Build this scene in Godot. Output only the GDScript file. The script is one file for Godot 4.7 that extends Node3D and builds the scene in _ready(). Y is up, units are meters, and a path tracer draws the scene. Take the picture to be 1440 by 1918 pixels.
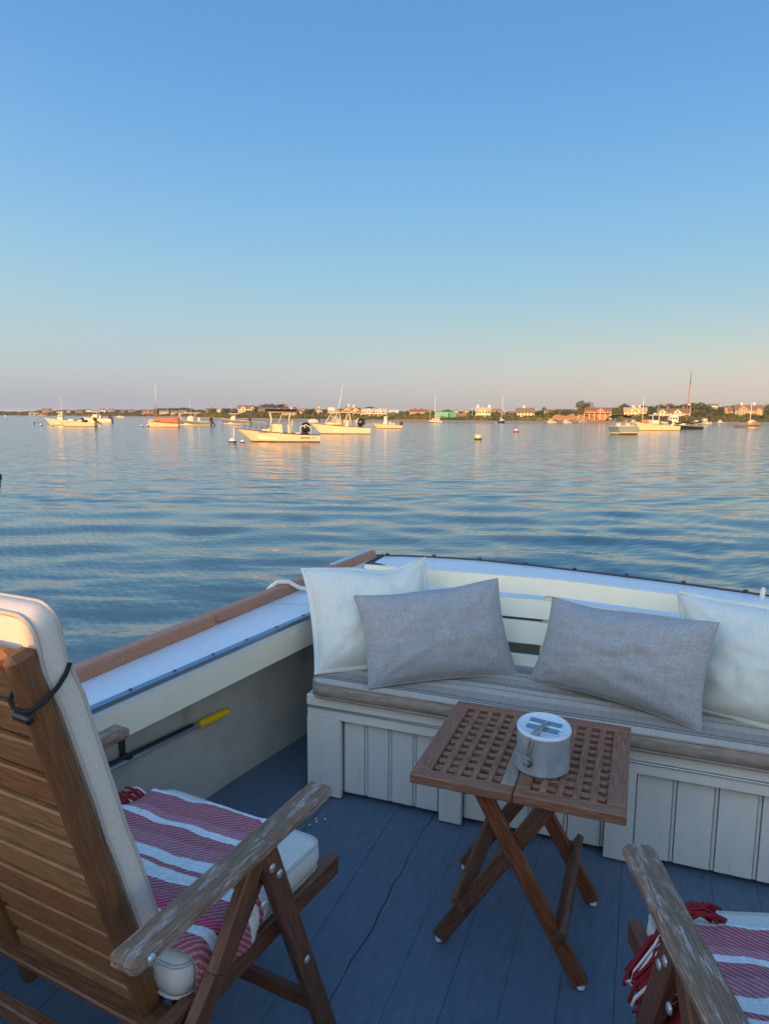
extends Node3D

const EYE := 2.05          # camera above the water
const DECK := 0.68         # cockpit sole above the water
const FPX := 1280.0        # focal length in pixels of the 1440 x 1918 photograph

var rng := RandomNumberGenerator.new()
var cache := {}
var M := {}
var used := {}
var BT: Transform3D        # frame of our own boat: x to starboard-right along the bench, y up from the sole, -z aft


class Geo:
	var st := SurfaceTool.new()
	var c := Vector3.ZERO

	func _init(smooth := false) -> void:
		st.begin(Mesh.PRIMITIVE_TRIANGLES)
		st.set_smooth_group(0 if smooth else -1)

	func sm(smooth: bool) -> void:
		st.set_smooth_group(0 if smooth else -1)

	func tri(a: Vector3, b: Vector3, d: Vector3) -> void:
		st.add_vertex(a)
		st.add_vertex(d)
		st.add_vertex(b)

	func quad(a: Vector3, b: Vector3, d: Vector3, e: Vector3) -> void:
		tri(a, b, d)
		tri(a, d, e)

	func otri(a: Vector3, b: Vector3, d: Vector3) -> void:
		if (b - a).cross(d - a).dot(a + b + d - 3.0 * c) < 0.0:
			tri(a, d, b)
		else:
			tri(a, b, d)

	func oquad(a: Vector3, b: Vector3, d: Vector3, e: Vector3) -> void:
		otri(a, b, d)
		otri(a, d, e)

	# a box with chamfered edges
	func box(xf: Transform3D, size: Vector3, bev := 0.0) -> Geo:
		c = xf.origin
		var h := size * 0.5
		var bv := minf(bev, minf(h.x, minf(h.y, h.z)) * 0.8)
		var p := func(s: Vector3, ax: int) -> Vector3:
			var v := Vector3.ZERO
			for i in 3:
				v[i] = s[i] * (h[i] if i == ax else h[i] - bv)
			return xf * v
		for ax in 3:
			var j := (ax + 1) % 3
			var k := (ax + 2) % 3
			for s in [-1.0, 1.0]:
				var q := []
				for t in [[-1.0, -1.0], [1.0, -1.0], [1.0, 1.0], [-1.0, 1.0]]:
					var v := Vector3.ZERO
					v[ax] = s
					v[j] = t[0]
					v[k] = t[1]
					q.append(p.call(v, ax))
				oquad(q[0], q[1], q[2], q[3])
				if bv > 0.0:
					for s2 in [-1.0, 1.0]:
						var e1 := Vector3.ZERO
						e1[ax] = s
						e1[j] = s2
						e1[k] = -1.0
						var e2 := e1
						e2[k] = 1.0
						oquad(p.call(e1, ax), p.call(e2, ax), p.call(e2, j), p.call(e1, j))
		if bv > 0.0:
			for sx in [-1.0, 1.0]:
				for sy in [-1.0, 1.0]:
					for sz in [-1.0, 1.0]:
						var v := Vector3(sx, sy, sz)
						otri(p.call(v, 0), p.call(v, 1), p.call(v, 2))
		return self

	func bx(x: float, y: float, z: float, w: float, h: float, d: float, bev := 0.0) -> Geo:
		return box(Transform3D(Basis(), Vector3(x, y, z)), Vector3(w, h, d), bev)

	# rings of equal length, joined one after the other
	func loft(rings: Array, closed := true, cap0 := false, cap1 := false) -> Geo:
		var n: int = rings[0].size()
		for i in rings.size() - 1:
			var a: Array = rings[i]
			var b: Array = rings[i + 1]
			for j in (n if closed else n - 1):
				var k := (j + 1) % n
				quad(a[j], a[k], b[k], b[j])
		for e in [[cap0, rings[0], true], [cap1, rings[-1], false]]:
			if e[0]:
				var r: Array = e[1]
				var m := Vector3.ZERO
				for v in r:
					m += v / n
				for j in n:
					var k := (j + 1) % n
					if e[2]:
						tri(m, r[k], r[j])
					else:
						tri(m, r[j], r[k])
		return self

	func tube(pts: Array, r0: float, r1 := -1.0, sides := 6, caps := true) -> Geo:
		if r1 < 0.0:
			r1 = r0
		var rings := []
		var n := pts.size()
		var side := Vector3.ZERO
		for i in n:
			var d: Vector3 = (pts[mini(i + 1, n - 1)] - pts[maxi(i - 1, 0)]).normalized()
			if i == 0:
				side = d.cross(Vector3.UP if absf(d.y) < 0.9 else Vector3.RIGHT).normalized()
			else:
				side = (side - d * side.dot(d)).normalized()
			var up := side.cross(d)
			var r := lerpf(r0, r1, float(i) / maxf(1.0, n - 1))
			var ring := []
			for k in sides:
				var a := TAU * k / sides
				ring.append(pts[i] + (side * cos(a) + up * sin(a)) * r)
			rings.append(ring)
		rings.reverse()
		return loft(rings, true, caps, caps)

	# profile of (radius, height) pairs turned about y
	func lathe(prof: Array, segs: int, xf := Transform3D()) -> Geo:
		var rings := []
		for q in prof:
			var ring := []
			for k in segs:
				var a := -TAU * k / segs
				ring.append(xf * Vector3(cos(a) * q.x, q.y, sin(a) * q.x))
			rings.append(ring)
		return loft(rings, true)

	func done() -> ArrayMesh:
		st.index()
		st.generate_normals()
		return st.commit()


# a grid of points with uvs, smooth
func sheet(pts: Array, uvs: Array, cols: int, both := false) -> ArrayMesh:
	var st := SurfaceTool.new()
	st.begin(Mesh.PRIMITIVE_TRIANGLES)
	st.set_smooth_group(0)
	for i in pts.size():
		st.set_uv(uvs[i])
		st.add_vertex(pts[i])
	var rows := pts.size() / cols
	for r in rows - 1:
		for q in cols - 1:
			var a := r * cols + q
			for t in [[a, a + 1, a + cols + 1], [a, a + cols + 1, a + cols]]:
				for v in t:
					st.add_index(v)
				if both:
					for v in [t[0], t[2], t[1]]:
						st.add_index(v)
	st.generate_normals()
	return st.commit()


func put(parent: Node, called: String, mesh: Mesh, m: Material, xf := Transform3D()) -> MeshInstance3D:
	var o := MeshInstance3D.new()
	o.name = called
	o.mesh = mesh
	o.material_override = m
	o.transform = xf
	parent.add_child(o, true)
	return o


func named(called: String) -> String:
	var n: int = used.get(called, 0)
	used[called] = n + 1
	return called if n == 0 else "%s_%03d" % [called, n]


func thing(called: String, label: String, category: String, xf := Transform3D(), group := "") -> Node3D:
	var o := Node3D.new()
	o.name = named(called)
	o.transform = xf
	add_child(o)
	o.set_meta("label", label)
	o.set_meta("category", category)
	if group:
		o.set_meta("group", group)
	return o


func copy(src: Node3D, called: String, label: String, xf: Transform3D, group := "") -> Node3D:
	var o: Node3D = src.duplicate()
	o.name = named(called)
	o.transform = xf
	add_child(o)
	o.set_meta("label", label)
	o.set_meta("category", src.get_meta("category"))
	if group:
		o.set_meta("group", group)
	elif o.has_meta("group"):
		o.remove_meta("group")
	return o


func lone(called: String, mesh: Mesh, m: Material, xf: Transform3D, label: String, category: String, group := "") -> MeshInstance3D:
	var o := put(self, named(called), mesh, m, xf)
	o.set_meta("label", label)
	o.set_meta("category", category)
	if group:
		o.set_meta("group", group)
	return o


func setting(called: String, mesh: Mesh, m: Material, kind := "structure", label := "") -> MeshInstance3D:
	var o := put(self, called, mesh, m)
	o.set_meta("kind", kind)
	if label:
		o.set_meta("label", label)
	return o


func at(x: float, y := 0.0, z := 0.0, yaw := 0.0) -> Transform3D:
	return Transform3D(Basis(Vector3.UP, yaw), Vector3(x, y, z))


# a straight timber from a to b, w wide and h thick, its grain along its own x
func beam(parent: Node, called: String, a: Vector3, b: Vector3, w: float, h: float, m: Material, up := Vector3.UP, bev := 0.003) -> MeshInstance3D:
	var x := (b - a).normalized()
	var z := x.cross(up).normalized()
	var y := z.cross(x)
	var ln := (b - a).length()
	var v := rng.randi() % 5
	var key := "%.3f %.3f %.3f %.4f %d" % [ln, h, w, bev, v]
	var off := Vector3(v * 0.37, v * 0.113, v * 0.071)
	if not cache.has(key):
		cache[key] = Geo.new().box(Transform3D(Basis(), off), Vector3(ln, h, w), bev).done()
	var basis := Basis(x, y, z)
	return put(parent, called, cache[key], m, Transform3D(basis, (a + b) * 0.5 - basis * off))


func rod(parent: Node, called: String, pts: Array, r: float, m: Material, r1 := -1.0, sides := 6) -> MeshInstance3D:
	return put(parent, called, Geo.new(true).tube(pts, r, r1, sides).done(), m)


# ---------------------------------------------------------------- materials
func lin(r: float, g: float, b: float) -> Color:
	return Color(r, g, b).linear_to_srgb()


func mat(key: String, col: Color, rough := 0.6, metal := 0.0, spec := 0.5) -> StandardMaterial3D:
	var m := StandardMaterial3D.new()
	m.resource_name = key
	m.albedo_color = col
	m.roughness = rough
	m.metallic = metal
	m.metallic_specular = spec
	M[key] = m
	return m


func noise(freq: float, ramp: Array, size := 256, octaves := 4, sd := 1, type := FastNoiseLite.TYPE_SIMPLEX_SMOOTH) -> NoiseTexture2D:
	var n := FastNoiseLite.new()
	n.noise_type = type
	n.frequency = freq
	n.fractal_octaves = octaves
	n.seed = sd
	var t := NoiseTexture2D.new()
	t.width = size
	t.height = size
	t.seamless = true
	t.noise = n
	if ramp:
		var g := Gradient.new()
		var off := PackedFloat32Array()
		var cols := PackedColorArray()
		for e in ramp:
			off.append(e[0])
			cols.append(e[1])
		g.offsets = off
		g.colors = cols
		t.color_ramp = g
	return t


func tri_mat(key: String, tex: Texture2D, scale: Vector3, rough := 0.6, bump: Texture2D = null, bump_cm := 0.1, world := false) -> StandardMaterial3D:
	var m := mat(key, Color.WHITE, rough)
	m.albedo_texture = tex
	m.uv1_triplanar = true
	m.uv1_world_triplanar = world
	m.uv1_scale = scale
	if bump:
		m.heightmap_enabled = true
		m.heightmap_texture = bump
		m.heightmap_scale = bump_cm
	return m


func stripes_image(w: int, h: int, bands: Array, base: Color, jitter: float, twill: float, sd: int) -> ImageTexture:
	# bands: [from, to, colour] across v; threads along u
	rng.seed = sd
	var im := Image.create(w, h, false, Image.FORMAT_RGB8)
	var colrow := []
	for x in w:
		colrow.append(rng.randf_range(-1, 1))
	for y in h:
		var v := float(y) / h
		var col := base
		for b in bands:
			if v >= b[0] and v < b[1]:
				col = b[2]
		var row := rng.randf_range(-1, 1)
		for x in w:
			var k: float = 1.0 + jitter * (0.5 * row + 0.5 * colrow[x] + rng.randf_range(-0.8, 0.8))
			var q := col
			if twill > 0.0 and ((x + y) % 6) < 2:
				q = col.lerp(Color(0.93, 0.9, 0.9), twill)
			im.set_pixel(x, y, Color(q.r * k, q.g * k, q.b * k))
	return ImageTexture.create_from_image(im)


func linen(w: int, col: Color, amount: float, sd: int) -> ImageTexture:
	rng.seed = sd
	var im := Image.create(w, w, false, Image.FORMAT_RGB8)
	var rows := []
	var cols := []
	for i in w:
		rows.append(rng.randf_range(-1, 1))
		cols.append(rng.randf_range(-1, 1))
	var slub := FastNoiseLite.new()
	slub.frequency = 0.03
	for y in w:
		for x in w:
			var weft: float = rows[y] * 0.25 + 1.5 * slub.get_noise_2d(x * 1.6, y * 31.0)
			var warp: float = cols[x] * 0.25 + 1.5 * slub.get_noise_2d(x * 31.0 + 500.0, y * 1.6)
			var over := weft if (x / 2 + y / 2) % 2 == 0 else warp
			var k := 1.0 + amount * (over * 0.75 + rng.randf_range(-0.3, 0.3))
			im.set_pixel(x, y, Color(minf(1, col.r * k), minf(1, col.g * k), minf(1, col.b * k)))
	return ImageTexture.create_from_image(im)


# brown teak silvered in patches along the grain
func worn_teak() -> ImageTexture:
	var im := Image.create(512, 256, false, Image.FORMAT_RGB8)
	var n := FastNoiseLite.new()
	n.seed = 28
	n.frequency = 0.02
	n.fractal_octaves = 4
	for y in 256:
		for x in 512:
			var g := n.get_noise_2d(x * 0.35, y * 5.0)
			var fine := n.get_noise_2d(x * 1.1 + 900.0, y * 11.0)
			var patch := smoothstep(-0.1, 0.3, n.get_noise_2d(x * 0.5 + 300.0, y * 0.8))
			var col := Color(0.45, 0.35, 0.285).lerp(Color(0.53, 0.44, 0.37), clampf(0.5 + g * 1.4, 0, 1))
			col = col.lerp(Color(0.33, 0.25, 0.2), clampf((fine - 0.2) * 2.0, 0, 0.6))
			col = col.lerp(Color(0.83, 0.84, 0.86), patch * smoothstep(-0.05, 0.3, fine + g * 0.4) * 0.62)
			im.set_pixel(x, y, col)
	return ImageTexture.create_from_image(im)


func materials() -> void:
	var bumpy := noise(0.03, [], 256, 4, 5)
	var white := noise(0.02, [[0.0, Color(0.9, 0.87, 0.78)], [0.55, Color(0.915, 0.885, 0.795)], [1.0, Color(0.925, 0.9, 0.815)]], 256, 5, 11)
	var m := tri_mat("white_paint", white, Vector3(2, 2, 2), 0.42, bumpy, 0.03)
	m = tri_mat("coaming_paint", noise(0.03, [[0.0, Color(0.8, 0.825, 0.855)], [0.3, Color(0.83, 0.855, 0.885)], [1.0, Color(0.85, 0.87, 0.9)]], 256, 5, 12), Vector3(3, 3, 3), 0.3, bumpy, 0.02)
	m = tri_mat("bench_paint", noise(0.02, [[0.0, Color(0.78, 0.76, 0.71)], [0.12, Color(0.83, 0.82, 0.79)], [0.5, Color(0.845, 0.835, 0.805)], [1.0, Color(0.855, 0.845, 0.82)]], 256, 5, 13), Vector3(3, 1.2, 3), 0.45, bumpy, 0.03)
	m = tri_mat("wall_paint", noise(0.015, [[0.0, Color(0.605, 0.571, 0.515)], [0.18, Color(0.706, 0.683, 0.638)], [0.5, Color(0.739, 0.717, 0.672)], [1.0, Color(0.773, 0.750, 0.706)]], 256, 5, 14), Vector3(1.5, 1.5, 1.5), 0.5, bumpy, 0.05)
	m = tri_mat("deck_paint", noise(0.02, [[0.0, Color(0.29, 0.345, 0.4)], [0.25, Color(0.34, 0.4, 0.465)], [0.7, Color(0.36, 0.42, 0.49)], [0.85, Color(0.38, 0.44, 0.505)], [1.0, Color(0.44, 0.485, 0.53)]], 512, 6, 15), Vector3(4, 4, 1.2), 0.5, noise(0.06, [], 256, 4, 6), 0.06)
	mat("seam", lin(0.016, 0.023, 0.034), 0.9)
	# timber: grain runs along x of each piece
	var gr := noise(0.025, [], 512, 5, 21)
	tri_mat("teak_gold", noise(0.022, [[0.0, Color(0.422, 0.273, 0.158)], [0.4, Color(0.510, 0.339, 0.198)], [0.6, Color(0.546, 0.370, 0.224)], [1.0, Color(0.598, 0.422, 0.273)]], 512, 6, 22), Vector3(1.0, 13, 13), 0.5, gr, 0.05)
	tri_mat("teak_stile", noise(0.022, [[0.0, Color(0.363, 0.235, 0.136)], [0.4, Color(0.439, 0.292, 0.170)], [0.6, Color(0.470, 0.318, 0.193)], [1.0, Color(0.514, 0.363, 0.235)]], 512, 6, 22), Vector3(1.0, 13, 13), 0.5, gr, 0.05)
	tri_mat("teak_amber", noise(0.03, [[0.0, Color(0.440, 0.264, 0.150)], [0.4, Color(0.510, 0.326, 0.185)], [0.6, Color(0.554, 0.370, 0.220)], [1.0, Color(0.598, 0.414, 0.255)]], 512, 6, 30), Vector3(0.8, 10, 10), 0.5, gr, 0.05)
	tri_mat("teak_honey", noise(0.018, [[0.0, Color(0.440, 0.308, 0.194)], [0.4, Color(0.537, 0.387, 0.246)], [0.6, Color(0.572, 0.422, 0.282)], [1.0, Color(0.616, 0.475, 0.326)]], 512, 6, 31), Vector3(1.3, 15, 15), 0.55, gr, 0.05)
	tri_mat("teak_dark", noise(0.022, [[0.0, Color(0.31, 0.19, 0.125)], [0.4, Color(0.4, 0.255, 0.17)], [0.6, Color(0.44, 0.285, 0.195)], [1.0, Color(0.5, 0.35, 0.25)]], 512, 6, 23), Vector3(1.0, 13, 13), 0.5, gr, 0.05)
	tri_mat("teak_table", noise(0.022, [[0.0, Color(0.4, 0.25, 0.175)], [0.35, Color(0.5, 0.33, 0.24)], [0.65, Color(0.555, 0.385, 0.29)], [1.0, Color(0.64, 0.485, 0.39)]], 512, 6, 24), Vector3(1.2, 15, 15), 0.55, gr, 0.06)
	tri_mat("teak_pale", noise(0.022, [[0.0, Color(0.44, 0.36, 0.3)], [0.5, Color(0.58, 0.51, 0.45)], [1.0, Color(0.66, 0.6, 0.54)]], 512, 6, 25), Vector3(1.2, 15, 15), 0.6, gr, 0.06)
	tri_mat("teak_orange", noise(0.022, [[0.0, Color(0.45, 0.29, 0.19)], [0.5, Color(0.6, 0.42, 0.29)], [1.0, Color(0.68, 0.5, 0.37)]], 512, 6, 26), Vector3(1.2, 15, 15), 0.55, gr, 0.06)
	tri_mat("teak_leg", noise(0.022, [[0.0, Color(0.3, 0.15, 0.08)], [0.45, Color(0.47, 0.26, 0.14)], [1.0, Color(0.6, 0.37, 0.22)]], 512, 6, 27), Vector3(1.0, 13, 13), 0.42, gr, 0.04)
	tri_mat("teak_worn", worn_teak(), Vector3(2.4, 11, 11), 0.85, gr, 0.05)
	m = tri_mat("rail_wood", noise(0.02, [[0.0, Color(0.62, 0.42, 0.31)], [0.5, Color(0.67, 0.46, 0.35)], [1.0, Color(0.72, 0.52, 0.41)]], 512, 5, 29), Vector3(0.8, 8, 8), 0.4, gr, 0.03)
	mat("steel", Color(0.75, 0.76, 0.78), 0.35, 0.55)
	mat("bronze_dark", Color(0.25, 0.27, 0.28), 0.4, 0.5)
	mat("trim_metal", Color(0.6, 0.67, 0.75), 0.4, 0.9)
	mat("black_plastic", lin(0.012, 0.013, 0.016), 0.4)
	mat("black_cord", lin(0.012, 0.013, 0.018), 0.85)
	mat("yellow_grip", Color(0.93, 0.78, 0.1), 0.45)
	mat("rope", Color(0.9, 0.89, 0.88), 0.9)
	mat("glide", Color(0.85, 0.86, 0.87), 0.4)
	mat("cord_grey", Color(0.52, 0.53, 0.53), 0.8)
	# cloth
	m = mat("linen_white", Color.WHITE, 0.9)
	m.albedo_texture = linen(256, Color(0.81, 0.835, 0.815), 0.06, 41)
	m.uv1_scale = Vector3(0.9, 0.9, 1)
	m = mat("linen_grey", Color.WHITE, 0.95)
	m.albedo_texture = linen(256, Color(0.595, 0.61, 0.63), 0.15, 42)
	m.uv1_scale = Vector3(0.9, 0.9, 1)
	tri_mat("canvas", linen(256, Color(0.82, 0.8, 0.77), 0.1, 43), Vector3(5, 5, 5), 0.9)
	mat("piping", Color(0.72, 0.7, 0.67), 0.9)
	var g1 := Color(0.6, 0.57, 0.54)
	var g2 := Color(0.46, 0.44, 0.425)
	var g3 := Color(0.69, 0.66, 0.625)
	var g4 := Color(0.53, 0.51, 0.51)
	var bands := []
	for i in 7:
		var o := i / 7.0
		bands.append([o, o + 0.045, g1])
		bands.append([o + 0.045, o + 0.054, g2])
		bands.append([o + 0.054, o + 0.062, g1])
		bands.append([o + 0.062, o + 0.07, g2])
		bands.append([o + 0.07, o + 0.1, g3])
		bands.append([o + 0.1, o + 0.108, g4])
	m = mat("bench_cloth", Color.WHITE, 0.9)
	m.albedo_texture = stripes_image(512, 512, bands, g3, 0.07, 0.0, 44)
	tri_mat("bench_side", noise(0.02, [[0.0, Color(0.48, 0.43, 0.39)], [0.5, Color(0.58, 0.525, 0.48)], [1.0, Color(0.65, 0.6, 0.55)]], 256, 5, 45), Vector3(2, 9, 9), 0.9)
	var red := Color(0.63, 0.31, 0.35)
	var red2 := Color(0.68, 0.385, 0.43)
	var wh := Color(0.86, 0.86, 0.855)
	m = mat("throw", Color.WHITE, 0.95)
	m.albedo_texture = stripes_image(192, 192, [[0.0, 0.05, wh], [0.05, 0.2, red], [0.2, 0.26, red2], [0.26, 0.31, wh], [0.31, 0.4, red], [0.4, 0.5, red2], [0.5, 0.575, wh], [0.575, 0.605, red], [0.605, 0.68, wh], [0.68, 0.8, red], [0.8, 0.86, Color(0.78, 0.2, 0.34)], [0.86, 0.92, wh], [0.92, 1.0, red]], red, 0.08, 0.42, 46)
	mat("fringe_red", Color(0.55, 0.11, 0.14), 0.95)
	mat("fringe_white", Color(0.88, 0.86, 0.85), 0.95)
	# lantern
	m = mat("lantern_skin", Color(0.9, 0.92, 0.94), 0.35)
	m.albedo_texture = noise(0.02, [[0.0, Color(0.54, 0.57, 0.58)], [0.5, Color(0.69, 0.71, 0.72)], [1.0, Color(0.78, 0.8, 0.81)]], 128, 4, 47)
	m.uv1_triplanar = true
	m.uv1_scale = Vector3(5, 3, 5)
	m.backlight_enabled = true
	m.backlight = Color(0.45, 0.46, 0.47)
	mat("lantern_top", Color(0.8, 0.84, 0.88), 0.25)
	mat("solar_cell", Color(0.44, 0.53, 0.6), 0.2, 0.2)
	# boats
	mat("gelcoat", lin(0.76, 0.7, 0.57), 0.25)
	mat("gelcoat_cream", lin(0.74, 0.64, 0.42), 0.3)
	mat("hull_grey", lin(0.17, 0.2, 0.22), 0.3)
	mat("hull_green", lin(0.2, 0.28, 0.25), 0.3)
	mat("hull_dark_green", lin(0.012, 0.04, 0.03), 0.25)
	mat("hull_orange", lin(0.62, 0.24, 0.1), 0.4)
	mat("bottom_paint", lin(0.05, 0.035, 0.03), 0.6)
	mat("rub_black", lin(0.02, 0.02, 0.022), 0.5)
	mat("engine_black", lin(0.012, 0.013, 0.015), 0.2)
	mat("canvas_black", lin(0.006, 0.008, 0.013), 0.8)
	mat("canvas_tan", lin(0.52, 0.2, 0.1), 0.85)
	mat("sail_white", lin(0.72, 0.7, 0.66), 0.8)
	mat("alloy", lin(0.72, 0.72, 0.72), 0.3, 0.6)
	mat("alloy_dull", lin(0.35, 0.36, 0.38), 0.4, 0.5)
	mat("varnish", lin(0.4, 0.16, 0.05), 0.3)
	m = mat("boat_glass", lin(0.02, 0.03, 0.035), 0.08)
	m = mat("clear_vinyl", Color(0.7, 0.75, 0.78, 0.25), 0.1)
	m.transparency = BaseMaterial3D.TRANSPARENCY_ALPHA
	mat("seat_vinyl", lin(0.6, 0.58, 0.54), 0.5)
	mat("red_cloth", lin(0.6, 0.05, 0.08), 0.8)
	mat("buoy_white", lin(0.75, 0.74, 0.7), 0.4)
	mat("buoy_yellow", lin(0.72, 0.62, 0.25), 0.5)
	mat("buoy_red", lin(0.45, 0.06, 0.04), 0.5)
	mat("lettering", lin(0.03, 0.02, 0.02), 0.6)
	# shore
	for h in [["wall_white", 0.8, 0.76, 0.66], ["wall_cream", 0.78, 0.68, 0.46], ["wall_shingle", 0.4, 0.31, 0.24], ["wall_tan", 0.6, 0.46, 0.32], ["wall_coral", 0.5, 0.27, 0.19], ["wall_brown", 0.26, 0.15, 0.1], ["roof_grey", 0.24, 0.2, 0.17], ["roof_brown", 0.27, 0.18, 0.13], ["roof_red", 0.3, 0.16, 0.11], ["roof_green", 0.12, 0.36, 0.15], ["roof_green_pale", 0.22, 0.45, 0.25], ["brick", 0.3, 0.13, 0.09], ["trim", 0.75, 0.72, 0.64]]:
		tri_mat(h[0], noise(0.05, [[0.0, lin(h[1] * 0.8, h[2] * 0.8, h[3] * 0.8)], [1.0, lin(h[1] * 1.15, h[2] * 1.15, h[3] * 1.15)]], 64, 3, 60), Vector3(0.6, 0.6, 0.6), 0.8)
	mat("window_glass", lin(0.03, 0.035, 0.04), 0.12)
	mat("pier_wood", lin(0.22, 0.16, 0.11), 0.85)
	tri_mat("sand", noise(0.03, [[0.0, lin(0.34, 0.25, 0.15)], [1.0, lin(0.5, 0.39, 0.25)]], 256, 5, 61), Vector3(0.1, 0.1, 0.1), 0.95, null, 0.1, true)
	tri_mat("clay", noise(0.03, [[0.0, lin(0.3, 0.12, 0.04)], [0.45, lin(0.6, 0.27, 0.08)], [1.0, lin(0.66, 0.38, 0.16)]], 256, 5, 62), Vector3(0.12, 0.25, 0.12), 0.95, null, 0.1, true)
	tri_mat("turf", noise(0.02, [[0.0, lin(0.035, 0.045, 0.015)], [0.5, lin(0.07, 0.075, 0.025)], [0.8, lin(0.11, 0.095, 0.04)], [1.0, lin(0.16, 0.13, 0.065)]], 512, 6, 63), Vector3(0.03, 0.06, 0.03), 0.95, null, 0.1, true)
	m = mat("leaf", Color.WHITE, 0.85)
	m.vertex_color_use_as_albedo = true
	m.cull_mode = BaseMaterial3D.CULL_DISABLED
	m.backlight_enabled = true
	m.backlight = Color(0.25, 0.25, 0.2)
	mat("bark", lin(0.09, 0.065, 0.045), 0.9)


# ---------------------------------------------------------------- air, light, lens
const PITCH := 0.13894
const ROLL := 0.0060

func table(t: Array, x: float) -> Variant:
	if x <= t[0][0]:
		return t[0][1]
	for i in t.size() - 1:
		if x <= t[i + 1][0]:
			return lerp(t[i][1], t[i + 1][1], (x - t[i][0]) / (t[i + 1][0] - t[i][0]))
	return t[-1][1]


func blended(t: Array, el: float) -> Color:
	var c := Color(0, 0, 0)
	for k in range(-4, 5):
		var q: Color = table(t, absf(el + k * (0.2 + 0.045 * el)))
		c += q / 9.0
	return c


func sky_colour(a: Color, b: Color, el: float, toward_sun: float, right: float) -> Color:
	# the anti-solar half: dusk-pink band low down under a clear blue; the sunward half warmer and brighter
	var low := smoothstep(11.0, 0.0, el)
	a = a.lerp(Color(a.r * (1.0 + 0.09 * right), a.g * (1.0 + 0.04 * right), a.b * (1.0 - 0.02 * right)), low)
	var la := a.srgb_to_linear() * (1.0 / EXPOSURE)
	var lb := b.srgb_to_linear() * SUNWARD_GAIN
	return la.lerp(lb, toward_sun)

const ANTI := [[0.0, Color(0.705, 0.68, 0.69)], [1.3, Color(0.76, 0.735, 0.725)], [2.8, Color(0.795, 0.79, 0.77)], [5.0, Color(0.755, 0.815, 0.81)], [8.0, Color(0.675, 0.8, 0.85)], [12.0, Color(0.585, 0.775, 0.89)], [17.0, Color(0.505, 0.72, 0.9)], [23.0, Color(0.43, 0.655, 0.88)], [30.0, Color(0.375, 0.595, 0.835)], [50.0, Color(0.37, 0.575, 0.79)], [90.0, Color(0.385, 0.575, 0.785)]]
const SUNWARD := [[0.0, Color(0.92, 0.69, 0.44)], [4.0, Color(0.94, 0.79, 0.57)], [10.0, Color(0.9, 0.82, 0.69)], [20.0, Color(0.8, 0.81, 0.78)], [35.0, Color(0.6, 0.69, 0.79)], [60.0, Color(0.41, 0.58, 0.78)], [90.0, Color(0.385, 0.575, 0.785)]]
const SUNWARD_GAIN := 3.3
const EXPOSURE := 1.15
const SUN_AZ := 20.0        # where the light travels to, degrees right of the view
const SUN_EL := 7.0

func environment() -> void:
	var cam := Camera3D.new()
	cam.name = "camera"
	cam.keep_aspect = Camera3D.KEEP_HEIGHT
	cam.fov = rad_to_deg(2.0 * atan(959.0 / FPX))
	cam.transform = Transform3D(Basis(Vector3.RIGHT, -PITCH) * Basis(Vector3.BACK, ROLL), Vector3(0, EYE, 0))
	cam.near = 0.05
	cam.far = 20000.0
	add_child(cam)
	cam.current = true

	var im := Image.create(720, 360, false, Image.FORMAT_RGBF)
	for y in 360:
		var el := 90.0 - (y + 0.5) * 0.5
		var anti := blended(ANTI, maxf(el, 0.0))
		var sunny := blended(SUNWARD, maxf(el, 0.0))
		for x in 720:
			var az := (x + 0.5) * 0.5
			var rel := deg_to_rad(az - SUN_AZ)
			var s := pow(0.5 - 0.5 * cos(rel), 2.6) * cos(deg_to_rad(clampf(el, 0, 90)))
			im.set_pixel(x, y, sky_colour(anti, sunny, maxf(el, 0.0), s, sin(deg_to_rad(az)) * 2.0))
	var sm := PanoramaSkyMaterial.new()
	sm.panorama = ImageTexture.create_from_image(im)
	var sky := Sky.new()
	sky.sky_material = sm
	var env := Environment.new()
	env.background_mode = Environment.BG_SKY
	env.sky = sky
	env.tonemap_mode = Environment.TONE_MAPPER_LINEAR
	env.tonemap_exposure = EXPOSURE
	env.sdfgi_enabled = true
	env.ssao_enabled = true
	env.ssil_enabled = true
	env.fog_enabled = true
	env.fog_density = 0.00011
	env.fog_light_color = Color(0.7, 0.74, 0.8)
	var we := WorldEnvironment.new()
	we.name = "world"
	we.environment = env
	add_child(we)

	var sun := DirectionalLight3D.new()
	sun.name = "sun"
	sun.light_energy = 1.5
	sun.light_color = Color(1.0, 0.685, 0.27)
	sun.light_angular_distance = 0.5
	sun.shadow_enabled = true
	var az := deg_to_rad(SUN_AZ)
	var el := deg_to_rad(SUN_EL)
	sun.transform = Transform3D(Basis.looking_at(Vector3(sin(az) * cos(el), -sin(el), -cos(az) * cos(el))), Vector3.ZERO)
	add_child(sun)


# ---------------------------------------------------------------- where things stand
func hz(x: float) -> float:
	return 780.0 + (x - 720.0) * 0.006

func world(x: float, d: float, y := 0.0) -> Vector3:
	return Vector3(d * (x - 720.0) / 1292.6, y, -d)

func afloat(x: float, y: float) -> Vector3:
	return world(x, EYE * FPX / (y - hz(x)))

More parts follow.
